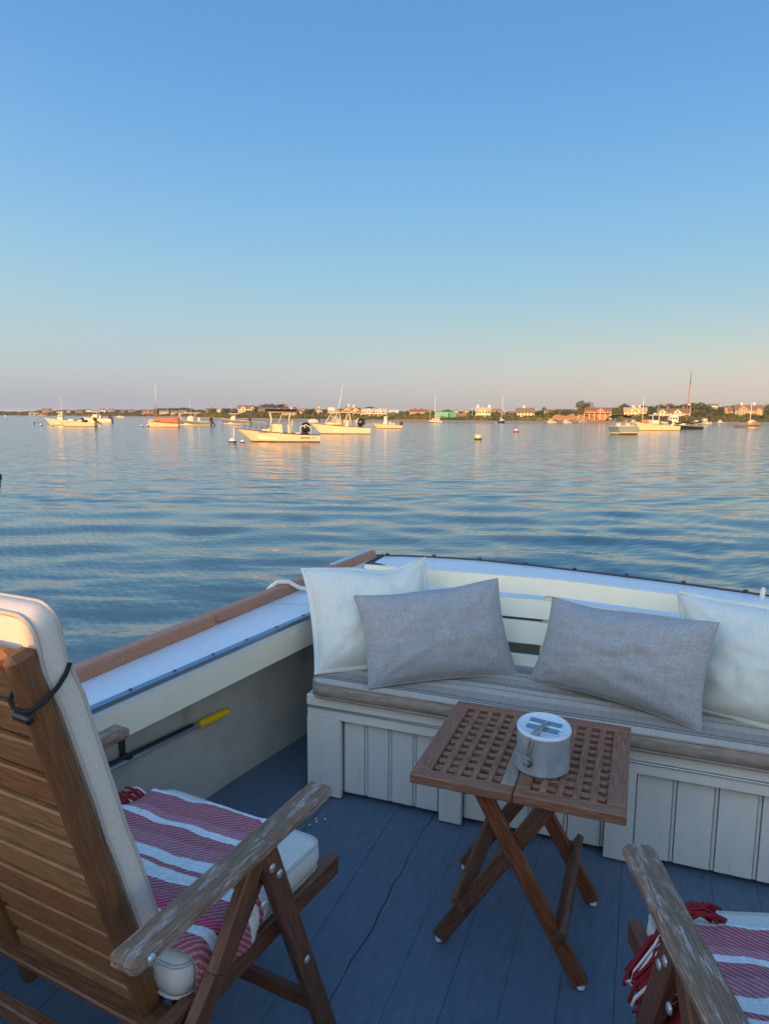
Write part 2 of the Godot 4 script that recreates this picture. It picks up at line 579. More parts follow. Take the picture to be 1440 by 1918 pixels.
const SHORE := [[-1400.0, 2600.0], [-500.0, 1600.0], [0.0, 900.0], [200.0, 850.0], [320.0, 780.0], [365.0, 600.0], [400.0, 430.0], [500.0, 350.0], [600.0, 310.0], [700.0, 285.0], [800.0, 272.0], [1060.0, 264.0], [1440.0, 268.0], [2000.0, 300.0], [3200.0, 500.0]]
const SKYLINE := [[-1400.0, 773.0], [0.0, 770.5], [60.0, 769.0], [130.0, 768.5], [200.0, 768.0], [262.0, 768.0], [300.0, 764.5], [340.0, 764.0], [390.0, 766.0], [440.0, 766.0], [480.0, 760.0], [525.0, 759.0], [560.0, 768.0], [590.0, 765.5], [640.0, 766.0], [690.0, 764.5], [720.0, 768.0], [760.0, 769.0], [800.0, 768.5], [870.0, 769.5], [950.0, 769.5], [1000.0, 769.0], [1060.0, 767.0], [1130.0, 766.0], [1150.0, 762.0], [1200.0, 759.0], [1260.0, 760.5], [1300.0, 756.5], [1340.0, 759.0], [1400.0, 759.5], [1440.0, 758.0], [2000.0, 762.0], [3200.0, 768.0]]

func shore(x: float) -> float:
	return table(SHORE, x)

var hill_noise := FastNoiseLite.new()

func ground(x: float, s: float) -> float:
	var d := shore(x) + 110.0
	var ridge := (hz(x) - float(table(SKYLINE, x))) * d / FPX + EYE - 4.0
	ridge = maxf(ridge, 2.6)
	if s < 0.0:
		return maxf(s * 0.12, -1.5)
	var bluff := smoothstep(1010, 1040, x) * (1.0 - smoothstep(1110, 1150, x))
	var h := minf(s, 10.0) * 0.07 + smoothstep(8.0, lerpf(30.0, 20.0, bluff), s) * lerpf(0.9, 3.2, bluff)
	h += smoothstep(20.0, 105.0, s) * maxf(ridge - 1.6 - 2.3 * bluff, 0.4)
	return h + hill_noise.get_noise_2d(x * 0.8, s * 1.5) * minf(s, 20.0) * 0.02

func on_ground(x: float, s: float) -> Vector3:
	return world(x, shore(x) + s, ground(x, s))

# metres behind the shore where the ground shows at that height of the picture
func behind(x: float, y: float) -> float:
	var best := 14.0
	var miss := 1e9
	var s := 14.0
	while s < 140.0:
		var py := hz(x) - (ground(x, s) - EYE) * FPX / (shore(x) + s)
		if absf(py - y) < miss - 0.05:
			miss = absf(py - y)
			best = s
		s += 2.0
	return best


# ---------------------------------------------------------------- water
func water_normal_map(tile: float, l0: float, l1: float, count: int, slope: float, sd: int) -> ImageTexture:
	var n := 512
	rng.seed = sd
	var dx := PackedFloat32Array()
	var dz := PackedFloat32Array()
	dx.resize(n * n)
	dz.resize(n * n)
	for w in count:
		var l := l0 * pow(l1 / l0, rng.randf())
		var a := deg_to_rad(100.0 + rng.randfn(0.0, 34.0))
		var kx := roundf(cos(a) * tile / l)
		var kz := roundf(sin(a) * tile / l)
		var ph := rng.randf() * TAU
		var kl := maxf(sqrt(kx * kx + kz * kz), 1.0)
		var amp := slope * sqrt(2.0 / count)
		var ax := amp * kx / kl
		var az := amp * kz / kl
		var sx := PackedFloat32Array()
		var cx := PackedFloat32Array()
		for i in n:
			sx.append(sin(TAU * kx * i / n))
			cx.append(cos(TAU * kx * i / n))
		for j in n:
			var s2 := sin(TAU * kz * j / n + ph)
			var c2 := cos(TAU * kz * j / n + ph)
			var row := j * n
			for i in n:
				var v := cx[i] * c2 - sx[i] * s2
				dx[row + i] += ax * v
				dz[row + i] += az * v
	var bytes := PackedByteArray()
	bytes.resize(n * n * 3)
	for i in n * n:
		var v := Vector3(-dx[i], -dz[i], 1.0).normalized()
		bytes[i * 3] = int(clampf(v.x * 127.5 + 128.0, 0, 255))
		bytes[i * 3 + 1] = int(clampf(v.y * 127.5 + 128.0, 0, 255))
		bytes[i * 3 + 2] = int(clampf(v.z * 127.5 + 128.0, 0, 255))
	return ImageTexture.create_from_image(Image.create_from_data(n, n, false, Image.FORMAT_RGB8, bytes))


func water() -> void:
	var wm := []
	for q in [[5.0, 0.1, 0.34, 18, 0.024, 71], [24.0, 0.4, 2.4, 30, 0.046, 72]]:
		var m := mat("water_%d" % wm.size(), lin(0.06, 0.112, 0.114), 0.03 if wm.is_empty() else 0.1, 0.0, 0.72)
		m.normal_enabled = true
		m.normal_texture = water_normal_map(q[0], q[1], q[2], q[3], q[4], q[5])
		wm.append(m)
	rng.seed = 77
	var wl := []
	for i in 52:
		var l := 0.28 * pow(15.0, rng.randf())
		var a := deg_to_rad(98.0 + rng.randfn(0.0, 36.0 if l < 1.5 else 26.0))
		var k := TAU / l
		var st := 0.0125 if l < 0.8 else (0.0168 if l < 2.2 else 0.0082)
		wl.append([k * cos(a), k * sin(a), rng.randf() * TAU, st / k, l])
	var angs := []
	var n := 700
	for i in n + 1:
		angs.append(deg_to_rad(-50.0 + 100.0 * i / n))
	for i in range(1, 26):
		angs.append(deg_to_rad(50.0 + 260.0 * i / 25.0))
	var cols := angs.size()
	var radii := []
	var r := 1.4
	while r < 7000.0:
		radii.append(r)
		r += clampf(r * r * 0.00075, 0.035, r * 0.03) if r < 90.0 else r * (0.03 if r < 500.0 else 0.15)
	var pos := PackedVector3Array()
	var nor := PackedVector3Array()
	var uv := PackedVector2Array()
	var dth := deg_to_rad(100.0 / n)
	for ri in radii.size():
		r = radii[ri]
		var cell := maxf((radii[ri + 1] - r) if ri + 1 < radii.size() else r * 0.1, r * dth)
		var live := []
		for w in wl:
			var f := smoothstep(3.6, 7.0, w[4] / cell)
			if f > 0.01:
				live.append([w[0], w[1], w[2], w[3] * f])
		for ci in cols:
			var x := r * sin(angs[ci])
			var z := -r * cos(angs[ci])
			var h := 0.0
			var gx := 0.0
			var gz := 0.0
			if ci <= n:
				for w in live:
					var p: float = w[0] * x + w[1] * z + w[2]
					var c: float = w[3] * cos(p)
					h += w[3] * sin(p)
					gx += w[0] * c
					gz += w[1] * c
			pos.append(Vector3(x, h, z))
			nor.append(Vector3(-gx, 1.0, -gz).normalized())
			uv.append(Vector2(x, z) / (5.0 if r < 16.0 else 24.0))
	var mesh := ArrayMesh.new()
	var split := 0
	while radii[split] < 16.0:
		split += 1
	for part in [[0, split], [split, radii.size() - 1]]:
		var p2 := PackedVector3Array()
		var n2 := PackedVector3Array()
		var u2 := PackedVector2Array()
		var ix := PackedInt32Array()
		var tile := 5.0 if part[0] == 0 else 24.0
		for ri in range(part[0], part[1] + 1):
			for ci in cols:
				var k: int = ri * cols + ci
				p2.append(pos[k])
				n2.append(nor[k])
				u2.append(Vector2(pos[k].x, pos[k].z) / tile)
		for ri in part[1] - part[0]:
			for ci in cols - 1:
				var a: int = ri * cols + ci
				for v in [a, a + cols + 1, a + 1, a, a + cols, a + cols + 1]:
					ix.append(v)
		if part[0] == 0:
			p2.append(Vector3.ZERO)
			n2.append(Vector3.UP)
			u2.append(Vector2.ZERO)
			for ci in cols - 1:
				for v in [p2.size() - 1, ci, ci + 1]:
					ix.append(v)
		var arr := []
		arr.resize(Mesh.ARRAY_MAX)
		arr[Mesh.ARRAY_VERTEX] = p2
		arr[Mesh.ARRAY_NORMAL] = n2
		arr[Mesh.ARRAY_TEX_UV] = u2
		arr[Mesh.ARRAY_INDEX] = ix
		mesh.add_surface_from_arrays(Mesh.PRIMITIVE_TRIANGLES, arr)
	mesh.surface_set_material(0, wm[0])
	mesh.surface_set_material(1, wm[1])
	var o := MeshInstance3D.new()
	o.name = "water"
	o.mesh = mesh
	o.set_meta("kind", "structure")
	o.set_meta("label", "rippled blue harbour water reaching to the shore")
	add_child(o)


# ---------------------------------------------------------------- shore
func strip(x0: float, x1: float, dx: float, rows: Array, lift := 0.0, ragged := 0.0) -> ArrayMesh:
	var pts := []
	var uvs := []
	var cols := int((x1 - x0) / dx) + 1
	for s in rows:
		for i in cols:
			var x := x0 + i * dx
			var s2: float = s
			if ragged > 0.0:
				s2 = rows[0] + (s - rows[0]) * (0.65 + ragged * hill_noise.get_noise_2d(x * 2.6, 300.0)) * smoothstep(x0 - 2.0, x0 + 14.0, x) * (1.0 - smoothstep(x1 - 14.0, x1 + 2.0, x))
			pts.append(on_ground(x, s2) + Vector3(0, lift, 0))
			uvs.append(Vector2(x, s2) * 0.01)
	return sheet(pts, uvs, cols)


func leaf_mesh(count: int, lobes: int, size: float, flat: float, sd: int) -> ArrayMesh:
	rng.seed = sd
	var p := PackedVector3Array()
	var nn := PackedVector3Array()
	var cc := PackedColorArray()
	var centres := []
	for i in lobes:
		var a := rng.randf() * TAU
		var rr := 0.0 if i == 0 else rng.randf_range(0.35, 0.62)
		centres.append([Vector3(cos(a) * rr, rng.randf_range(0.25, 0.75) if i else 0.62, sin(a) * rr), rng.randf_range(0.34, 0.5), rng.randf_range(0.75, 1.3)])
	for i in count:
		var q: Array = centres[rng.randi() % lobes]
		var dir := Vector3(rng.randfn(), rng.randfn() * 0.9 + 0.25, rng.randfn()).normalized()
		var at_ := Vector3(q[0]) + dir * float(q[1]) * sqrt(rng.randf_range(0.35, 1.0))
		at_.y *= flat
		var nrm := (dir + Vector3(rng.randfn(), rng.randfn(), rng.randfn()) * 0.45).normalized()
		var u := nrm.cross(Vector3(rng.randfn(), rng.randfn(), rng.randfn())).normalized() * size * rng.randf_range(0.6, 1.3)
		var v := nrm.cross(u) * rng.randf_range(0.5, 0.9)
		var k := float(q[2]) * rng.randf_range(0.7, 1.3)
		var col := Color(0.105 * k, 0.12 * k, 0.045 * k)
		if u.cross(v).dot(dir) > 0.0:
			v = -v
		for t in [u, v, -u, u, -u, -v]:
			p.append(at_ + t)
			nn.append((dir * 0.7 + nrm * 0.5 + Vector3(0, 0.15, 0)).normalized())
			cc.append(col)
	var arr := []
	arr.resize(Mesh.ARRAY_MAX)
	arr[Mesh.ARRAY_VERTEX] = p
	arr[Mesh.ARRAY_NORMAL] = nn
	arr[Mesh.ARRAY_COLOR] = cc
	var m := ArrayMesh.new()
	m.add_surface_from_arrays(Mesh.PRIMITIVE_TRIANGLES, arr)
	return m


var crowns := []
var trunk_mesh: ArrayMesh

func tree(x: float, ytop: float, wpx: float, s: float, label: String, group := "") -> void:
	var p := on_ground(x, s)
	var d := -p.z
	var top := (hz(x) - ytop) * d / FPX + EYE
	var h := maxf(top - p.y, 1.8)
	var w := wpx * d / FPX
	var o := thing("tree", label, "tree", Transform3D(Basis(Vector3.UP, rng.randf() * TAU), p), group)
	put(o, "crown", crowns[rng.randi() % crowns.size()], M.leaf, Transform3D(Basis().scaled(Vector3(w * 0.56, h * 0.86, w * 0.56)), Vector3(0, h * 0.08, 0)))
	put(o, "trunk", trunk_mesh, M.bark, Transform3D(Basis().scaled(Vector3(h * 0.06, h * 0.75, h * 0.06)), Vector3.ZERO))


func land() -> void:
	hill_noise.seed = 9
	hill_noise.frequency = 0.02
	var rows := [9.5, 12.0, 15.0, 18.0, 22.0, 27.0, 34.0, 42.0, 52.0, 64.0, 78.0, 92.0, 108.0, 130.0, 170.0, 230.0, 320.0, 520.0]
	setting("hillside", strip(-1400, 3200, 8, rows), M.turf, "structure", "low green hillside behind the beach")
	setting("beach", strip(-1400, 3200, 8, [-14.0, -6.0, -2.0, 0.0, 2.0, 5.0, 8.0, 10.5], 0.02), M.sand, "structure", "narrow sand beach along the far shore")
	setting("clay_bluff", strip(1022, 1140, 1, [7.0, 8.0, 9.0, 10.0, 11.0, 12.0, 13.0, 14.0, 15.0, 16.5, 18.0, 20.0], 0.06, 0.45), M.clay, "structure", "eroded orange clay bluff above the beach")
	crowns = []
	for i in 5:
		crowns.append(leaf_mesh(520, 7, 0.085, 1.0, 200 + i))
	var g := Geo.new(true)
	g.tube([Vector3.ZERO, Vector3(0.1, 0.5, 0), Vector3(0, 1, 0.1)], 1.0, 0.5, 6)
	for k in 3:
		var a := TAU * k / 3.0
		g.tube([Vector3(0.05, 0.45 + 0.1 * k, 0), Vector3(cos(a) * 3.0, 0.85, sin(a) * 3.0)], 0.5, 0.2, 5)
	trunk_mesh = g.done()
	# scrub over the slope: uncounted, one object
	rng.seed = 31
	var mm := MultiMesh.new()
	mm.transform_format = MultiMesh.TRANSFORM_3D
	mm.use_colors = true
	mm.mesh = leaf_mesh(90, 4, 0.16, 0.8, 300)
	mm.instance_count = 9000
	for i in 9000:
		var x := rng.randf_range(-260, 1700)
		if i % 3 == 0:
			x = rng.randf_range(380, 1500)
		var s := 10.5 + 130.0 * pow(rng.randf(), 1.5)
		if x > 1026 and x < 1134 and s < 17.0:
			s += 12.0
		var p := on_ground(x, s)
		var w := rng.randf_range(0.8, 2.2) * (-p.z / 330.0) ** 0.5
		var h := w * rng.randf_range(0.5, 0.9)
		var yellow := clampf(0.5 + 1.6 * hill_noise.get_noise_2d(x * 0.6 + 900.0, s * 2.0) - s * 0.004, 0, 1)
		if x > 1180.0:
			yellow *= 0.4
		mm.set_instance_transform(i, Transform3D(Basis(Vector3.UP, rng.randf() * TAU).scaled(Vector3(w, h, w)), p - Vector3(0, h * 0.1, 0)))
		mm.set_instance_color(i, Color(0.9, 0.95, 0.9).lerp(Color(2.4, 1.9, 1.25), yellow * rng.randf_range(0.5, 1.0)))
	var o := MultiMeshInstance3D.new()
	o.name = "scrub"
	o.multimesh = mm
	o.material_override = M.leaf
	o.set_meta("kind", "stuff")
	o.set_meta("label", "low scrub and beach grass covering the slope behind the beach")
	add_child(o)


func woods() -> void:
	rng.seed = 57
	# trees one can tell apart
	tree(1096, 752.5, 34, 100, "largest round tree on the skyline, left of the coral pink house")
	tree(1163, 756.5, 24, 96, "dark round tree between the coral house and the cream gabled house")
	tree(1017, 761.0, 18, 104, "small bushy tree alone on the skyline above the clay bluff")
	tree(578, 764.0, 30, 70, "wide bushy tree on the slope right of the brown hilltop house")
	tree(499, 757.5, 40, 112, "broad flat topped tree on the hill behind the left gabled house")
	tree(522, 757.5, 30, 110, "dark tree right of the broad flat topped hill tree")
	tree(833, 766.0, 22, 96, "low dark tree rising behind the green roofed shed")
	tree(691, 762.0, 26, 112, "leafy tree standing behind the right end of the gabled row")
	tree(1250, 757.0, 26, 120, "tall tree behind the long white house with brick chimneys")
	tree(1299, 754.5, 34, 118, "tallest tree of the right wood, just right of the sloop mast")
	var x := -120.0
	while x < 1560.0:
		var y: float = table(SKYLINE, x)
		tree(x, y + rng.randf_range(-1.2, 2.4), rng.randf_range(18, 34), rng.randf_range(104, 150), "dark leafy tree in the belt along the ridge skyline", "trees along the ridge")
		x += rng.randf_range(8, 15)
	# the wood to the right comes down to the water
	for i in 70:
		x = rng.randf_range(1186, 1560)
		var s := rng.randf_range(24, 100)
		var y0: float = table(SKYLINE, x)
		var t := (s - 24.0) / 76.0
		if (x > 1226 and x < 1292 and s < 74) or (x > 1350 and x < 1424 and s < 66) or (x > 1160 and x < 1212 and s < 66):
			continue
		tree(x, lerpf(781.0, y0 + 1.5, t) + rng.randf_range(-1.5, 1.5), rng.randf_range(16, 30), s, "rounded tree in the wood running down to the right shore", "trees of the wood on the right")
	for i in 40:
		x = rng.randf_range(-60, 1180)
		var s := rng.randf_range(70, 102)
		tree(x, lerpf(778.0, float(table(SKYLINE, x)), (s - 30.0) / 75.0) + rng.randf_range(-0.5, 2.0), rng.randf_range(9, 20), s, "small bushy tree among the houses on the slope", "small trees among the houses")


# ---------------------------------------------------------------- houses
# two pitched slabs over a block; along: the ridge runs along x, else along z
func pitched(o: Node, cx: float, y: float, cz: float, w: float, dp: float, rise: float, m: Material, along := true) -> MeshInstance3D:
	var g := Geo.new()
	var ln := (w if along else dp) + 0.7
	var half := (dp if along else w) * 0.5
	var a := atan2(rise, half)
	var sl := half / cos(a) + 0.45
	for s in [-1.0, 1.0]:
		var mid := Vector3(0, y + rise - sin(a) * sl * 0.5 + 0.1, s * cos(a) * sl * 0.5)
		var b := Basis(Vector3.RIGHT, s * a)
		if not along:
			b = Basis(Vector3.UP, PI / 2) * b
			mid = Basis(Vector3.UP, PI / 2) * mid
		g.box(Transform3D(b, mid + Vector3(cx, 0, cz)), Vector3(ln, 0.34, sl), 0.0)
	return put(o, "roof", g.done(), m)

func block(cx: float, cz: float, w: float, dp: float, h: float, rise: float, along := true, low := -2.5) -> ArrayMesh:
	var g := Geo.new()
	g.bx(cx, (h + low) * 0.5, cz, w, h - low, dp)
	if rise > 0.0:
		var hw := w * 0.5
		var hd := dp * 0.5
		g.c = Vector3(cx, h + rise * 0.3, cz)
		var e := []
		for s in [-1.0, 1.0]:
			if along:
				e.append([Vector3(cx + s * hw, h, cz - hd), Vector3(cx + s * hw, h, cz + hd), Vector3(cx + s * hw, h + rise, cz)])
			else:
				e.append([Vector3(cx - hw, h, cz + s * hd), Vector3(cx + hw, h, cz + s * hd), Vector3(cx, h + rise, cz + s * hd)])
		for t in e:
			g.otri(t[0], t[1], t[2])
		for k in 3:
			var k2 := (k + 1) % 3
			if k != 0:
				g.oquad(e[0][k], e[0][k2], e[1][k2], e[1][k])
	return g.done()

func window(o: Node, x: float, y: float, z: float, w: float, h: float, framed: bool) -> void:
	var key := "win %.2f %.2f" % [w, h]
	if not cache.has(key):
		cache[key] = Geo.new().bx(0, 0, 0, w, h, 0.1).done()
		cache[key + "f"] = Geo.new().bx(0, h * 0.5 + 0.06, 0, w + 0.24, 0.12, 0.16).bx(0, -h * 0.5 - 0.06, 0, w + 0.24, 0.12, 0.16).bx(-w * 0.5 - 0.06, 0, 0, 0.12, h, 0.16).bx(w * 0.5 + 0.06, 0, 0, 0.12, h, 0.16).done()
	if framed:
		var f := put(o, "window", cache[key + "f"], M.trim, at(x, y, z))
		put(f, "pane", cache[key], M.window_glass)
	else:
		put(o, "window", cache[key], M.window_glass, at(x, y, z))

func house(label: String, x0: float, x1: float, ytop: float, ybase: float, q := {}) -> Node3D:
	var xm := (x0 + x1) * 0.5
	var s: float = q.get("s", behind(xm, ybase))
	var p := on_ground(xm, s)
	var d := -p.z
	p.y = maxf(p.y, (hz(xm) - ybase) * d / FPX + EYE)
	var sc := d / FPX
	var w := (x1 - x0) * sc
	var hh := (hz(xm) - ytop) * sc + EYE - p.y
	var yaw: float = atan2(-p.x, -p.z) + deg_to_rad(q.get("yaw", rng.randf_range(-10, 10)))
	var o := thing("house", label, "house", Transform3D(Basis(Vector3.UP, yaw), p), q.get("group", ""))
	var wm: Material = M[q.get("wall", "wall_white")]
	var rm: Material = M[q.get("roof", "roof_grey")]
	var dp: float = minf(w * 0.7, 11.0)
	var eave: float = hh * float(q.get("eave", 0.6))
	var front: bool = q.get("front", false)
	put(o, "wall", block(0, 0, w, dp, eave, hh - eave, not front), wm)
	pitched(o, 0, eave, 0, w, dp, hh - eave, rm, not front)
	var zf := dp * 0.5
	for gq in q.get("gables", []):
		var gw: float = w * float(gq[1])
		var gx: float = w * (float(gq[0]) - 0.5)
		var ge: float = eave * float(gq[2])
		var gr: float = minf(gw * 0.42, hh * 1.02 - ge)
		put(o, "gable_wing", block(gx, zf - 0.4, gw, 3.0, ge, gr, false), wm)
		pitched(o, gx, ge, zf - 0.4, gw, 3.0, gr, rm, false)
		window(o, gx, ge * 0.98, zf + 1.16, gw * 0.22, minf(1.1, gr * 0.7), true)
	var nx: int = q.get("nx", 3)
	var ny: int = q.get("ny", 1)
	var ww := minf(1.3, w / nx * 0.48)
	var wh := minf(1.6, eave / ny * 0.58)
	for i in nx:
		for j in ny:
			var wx := w * ((i + 0.5) / nx - 0.5)
			var over := false
			for gq in q.get("gables", []):
				over = over or absf(wx / w + 0.5 - float(gq[0])) < float(gq[1]) * 0.5 + 0.02
			window(o, wx, eave * (j + 0.55) / ny, zf + (1.16 if over else 0.06), ww, wh, (x1 - x0) > 24)
	for cx in q.get("chimneys", []):
		put(o, "chimney", Geo.new().bx(w * (cx - 0.5), hh + 0.1, 0, 0.9, hh * 0.5, 0.8).bx(w * (cx - 0.5), hh + 0.15 + hh * 0.25, 0, 1.1, 0.2, 1.0).done(), M[q.get("stack", "brick")])
	if q.has("porch"):
		var ph: float = eave * float(q.porch)
		put(o, "porch_roof", Geo.new().bx(0, ph, zf + 2.0, w * 1.04, 0.3, 3.6, 0.05).done(), rm if q.get("porch_dark", false) else M.trim)
		var n := int(clampf(w / 1.6, 4, 11))
		for i in n:
			put(o, "porch_post", cached_box(0.25, ph + 2.0, 0.25), M.trim, at(w * (float(i) / (n - 1) - 0.5), ph * 0.5 - 1.0, zf + 3.5))
	return o

func cached_box(w: float, h: float, d: float, bev := 0.0) -> ArrayMesh:
	var key := "box %.3f %.3f %.3f %.3f" % [w, h, d, bev]
	if not cache.has(key):
		cache[key] = Geo.new().bx(0, 0, 0, w, h, d, bev).done()
	return cache[key]


func houses() -> void:
	rng.seed = 91
	# far left, across the open water
	house("leftmost tan beach building with a small tower, at the far shore", 55, 71, 773, 779, {wall = "wall_tan", roof = "wall_tan", nx = 4, gables = [[0.12, 0.2, 1.5]]})
	house("low tan building by the water, second from the left", 73, 88, 774.5, 779, {wall = "wall_tan", roof = "roof_brown", nx = 4})
	house("pink and white house highest on the far left hill", 80, 97, 765.5, 771.5, {wall = "wall_coral", roof = "roof_grey", nx = 3, gables = [[0.5, 0.4, 1.1]], s = 100.0})
	var tiny := [[110, 117, 770, 774, "wall_white", "white cottage right of the pink hill house, far left shore"], [125, 131, 768, 772, "wall_white", "small white hillside cottage above the left pilothouse boat"], [141, 153, 768.5, 773, "wall_coral", "small coral house on the hill behind the left skiff"], [161, 170, 766.5, 770, "wall_white", "white house on the far ridge above the left T-top boat"], [174, 182, 769, 773, "wall_tan", "tan cottage just right of the left T-top boat roof"], [187, 197, 766, 770, "wall_white", "white house on the far ridge right of the left T-top boat"], [203, 213, 766, 770, "wall_tan", "tan ridge house left of the tiny moored sailboat"], [226, 234, 768.5, 772, "wall_brown", "small brown house right of the tiny moored sailboat"], [240, 250, 767, 771.5, "wall_tan", "tan ridge house far left of the wooden catboat mast"]]
	for t in tiny:
		house(t[5], t[0], t[1], t[2], t[3], {wall = t[4], roof = "roof_grey", nx = 2, s = 102.0 if t[2] < 768 else 88.0})
	house("coral house with a red roof left of the wooden catboat mast", 266, 287, 767.5, 775.5, {wall = "wall_coral", roof = "roof_red", nx = 4, gables = [[0.5, 0.3, 1.0]]})
	house("cream two storey house just right of the wooden catboat mast", 299, 315, 768.5, 776.5, {wall = "wall_cream", nx = 4, ny = 2, eave = 0.75})
	house("white box shaped house highest behind the catboat mast", 312, 321, 764, 769.5, {wall = "wall_white", nx = 2, s = 104.0})
	house("low white house left of the grey boat T-top", 320, 334, 769.5, 776, {wall = "wall_white", roof = "roof_brown", nx = 4})
	house("white cottage row end behind the grey boat antenna", 335, 351, 768.5, 776.5, {wall = "wall_tan", roof = "roof_grey", nx = 4, gables = [[0.7, 0.3, 1.0]]})
	house("pale pink house with a chimney above the small bluff", 386, 405, 765.5, 774.5, {wall = "wall_tan", roof = "roof_brown", nx = 4, ny = 2, chimneys = [0.55], gables = [[0.75, 0.35, 1.1]]})
	house("small white gabled house right of the pale pink house", 406, 414, 765, 770, {wall = "wall_white", nx = 2, front = true, s = 98.0})
	house("large cream house with two gables left of the hilltop trees", 446, 475, 760, 771.5, {wall = "wall_cream", roof = "roof_grey", nx = 5, ny = 2, gables = [[0.3, 0.34, 1.0], [0.85, 0.3, 0.9]], s = 96.0})
	house("long brown shingled house behind the near boat's dark T-top", 486, 532, 764.5, 773, {wall = "wall_brown", roof = "roof_brown", nx = 6, gables = [[0.8, 0.2, 1.0]], s = 92.0})
	house("brown shingled house seen between the near boat's T-top posts", 530, 556, 766, 780, {wall = "wall_shingle", roof = "roof_brown", nx = 4, ny = 2, gables = [[0.7, 0.35, 1.0]]})
	house("tan gabled house left of the big bushy slope tree", 560, 572, 766, 772, {wall = "wall_tan", nx = 2, front = true, s = 100.0})
	house("tan gabled house with a white chimney right of the bushy slope tree", 588, 604, 765.5, 775.5, {wall = "wall_tan", roof = "roof_brown", nx = 2, front = true, eave = 0.45, stack = "trim", chimneys = [0.55]})
	house("first tan gable of the gabled row, behind the outrigger boat's cabin", 613, 631, 763, 774, {wall = "wall_tan", nx = 2, front = true, eave = 0.4, s = 92.0, yaw = 4.0})
	house("second tan gable of the row, tallest, with a white chimney", 640, 656, 761.5, 774, {wall = "wall_tan", nx = 2, front = true, eave = 0.4, s = 92.0, chimneys = [0.7], stack = "trim", yaw = 4.0})
	house("third tan gable of the row, with a white chimney to its right", 657, 672, 762.5, 774, {wall = "wall_tan", nx = 2, front = true, eave = 0.4, s = 94.0, chimneys = [0.3], stack = "trim", yaw = 4.0})
	house("last narrow tan gable at the right end of the gabled row", 673, 683, 764, 774, {wall = "wall_shingle", nx = 2, front = true, eave = 0.4, s = 94.0, yaw = 4.0})
	house("long yellow two storey inn with gables and a porch", 678, 724, 766.5, 780.5, {wall = "wall_cream", roof = "wall_cream", nx = 9, ny = 2, eave = 0.72, gables = [[0.3, 0.24, 1.0], [0.72, 0.18, 1.0]], porch = 0.5})
	house("yellow gabled annex just right of the long yellow inn", 727, 744, 769, 780, {wall = "wall_cream", roof = "wall_cream", nx = 4, ny = 1, gables = [[0.5, 0.5, 1.0]]})
	house("brown house with a red roof and chimneys behind the pier", 767, 797, 767.5, 777, {wall = "wall_coral", roof = "roof_red", nx = 6, ny = 2, eave = 0.66, chimneys = [0.3, 0.7]})
	house("white house right of the red roofed house, behind a pale mast", 798, 807, 768, 774, {wall = "wall_white", nx = 2, s = 96.0})
	# green roofs by the water
	house("shed with a pale green roof beside the moored sloop", 815, 837, 772.5, 784, {wall = "wall_brown", roof = "roof_green_pale", nx = 4, eave = 0.16, yaw = -6.0})
	house("shed with a bright green roof right of the pale green one", 837, 852, 772, 784, {wall = "wall_brown", roof = "roof_green", nx = 3, eave = 0.18, yaw = 4.0})
	house("low house with a rounded brown roof right of the green roofs", 853, 871, 775, 783.5, {wall = "wall_shingle", roof = "roof_red", nx = 3, eave = 0.3})
	house("white gabled cottage on the ridge above the green roof", 848, 857, 769, 774, {wall = "wall_white", nx = 2, front = true, s = 104.0})
	house("white gabled cottage on the ridge above the rounded brown roof", 867, 876, 769, 774.5, {wall = "wall_white", nx = 2, front = true, s = 104.0})
	house("tall cream house of three storeys with a white columned porch", 890, 917, 764.5, 782.5, {wall = "wall_cream", roof = "wall_tan", nx = 5, ny = 2, eave = 0.7, gables = [[0.48, 0.44, 1.05]], chimneys = [0.12, 0.9], stack = "trim", porch = 0.4})
	house("shingled house with white gables right of the tall cream house", 920, 938, 766.5, 778, {wall = "wall_shingle", roof = "roof_brown", nx = 4, gables = [[0.35, 0.35, 1.1], [0.75, 0.3, 1.0]]})
	house("cream wing low on the slope left of the brown roofed house", 953, 968, 771.5, 781, {wall = "wall_cream", roof = "roof_brown", nx = 4})
	house("cream house with a big brown roof above the beach", 967, 997, 765, 781.5, {wall = "wall_cream", roof = "roof_brown", nx = 5, ny = 2, eave = 0.6, chimneys = [0.4], stack = "trim"})
	house("small white house on the ridge above the clay bluff", 1018, 1034, 768, 773, {wall = "wall_white", roof = "roof_grey", nx = 3, s = 98.0})
	house("long low white house with a brown roof above the clay bluff", 1041, 1071, 767.5, 773.5, {wall = "wall_white", roof = "roof_brown", nx = 7, s = 98.0})
	house("wide coral pink house with verandas", 1096, 1142, 765, 777.5, {wall = "wall_coral", roof = "roof_red", nx = 8, ny = 2, eave = 0.62, gables = [[0.62, 0.28, 1.0]], chimneys = [0.2], porch = 0.48, porch_dark = true})
	house("cream house with a broad central gable and two white chimneys", 1168, 1207, 764.5, 779.5, {wall = "wall_cream", roof = "wall_tan", nx = 6, ny = 2, eave = 0.66, gables = [[0.5, 0.5, 1.05]], chimneys = [0.4, 0.68], stack = "trim", yaw = 0.0})
	house("long white house with curved gables and brick chimneys behind the sloop", 1232, 1287, 766.5, 782, {wall = "wall_white", roof = "roof_brown", nx = 10, ny = 2, eave = 0.56, gables = [[0.15, 0.24, 1.1], [0.62, 0.24, 1.1]], chimneys = [0.3, 0.78], yaw = 0.0})
	house("shingled mansion, its right wing with a wide front gable", 1376, 1421, 760, 777.5, {wall = "wall_shingle", roof = "roof_brown", nx = 8, ny = 2, eave = 0.55, gables = [[0.3, 0.36, 1.1], [0.86, 0.2, 1.0]], chimneys = [0.24, 0.7], stack = "trim", yaw = 3.0})
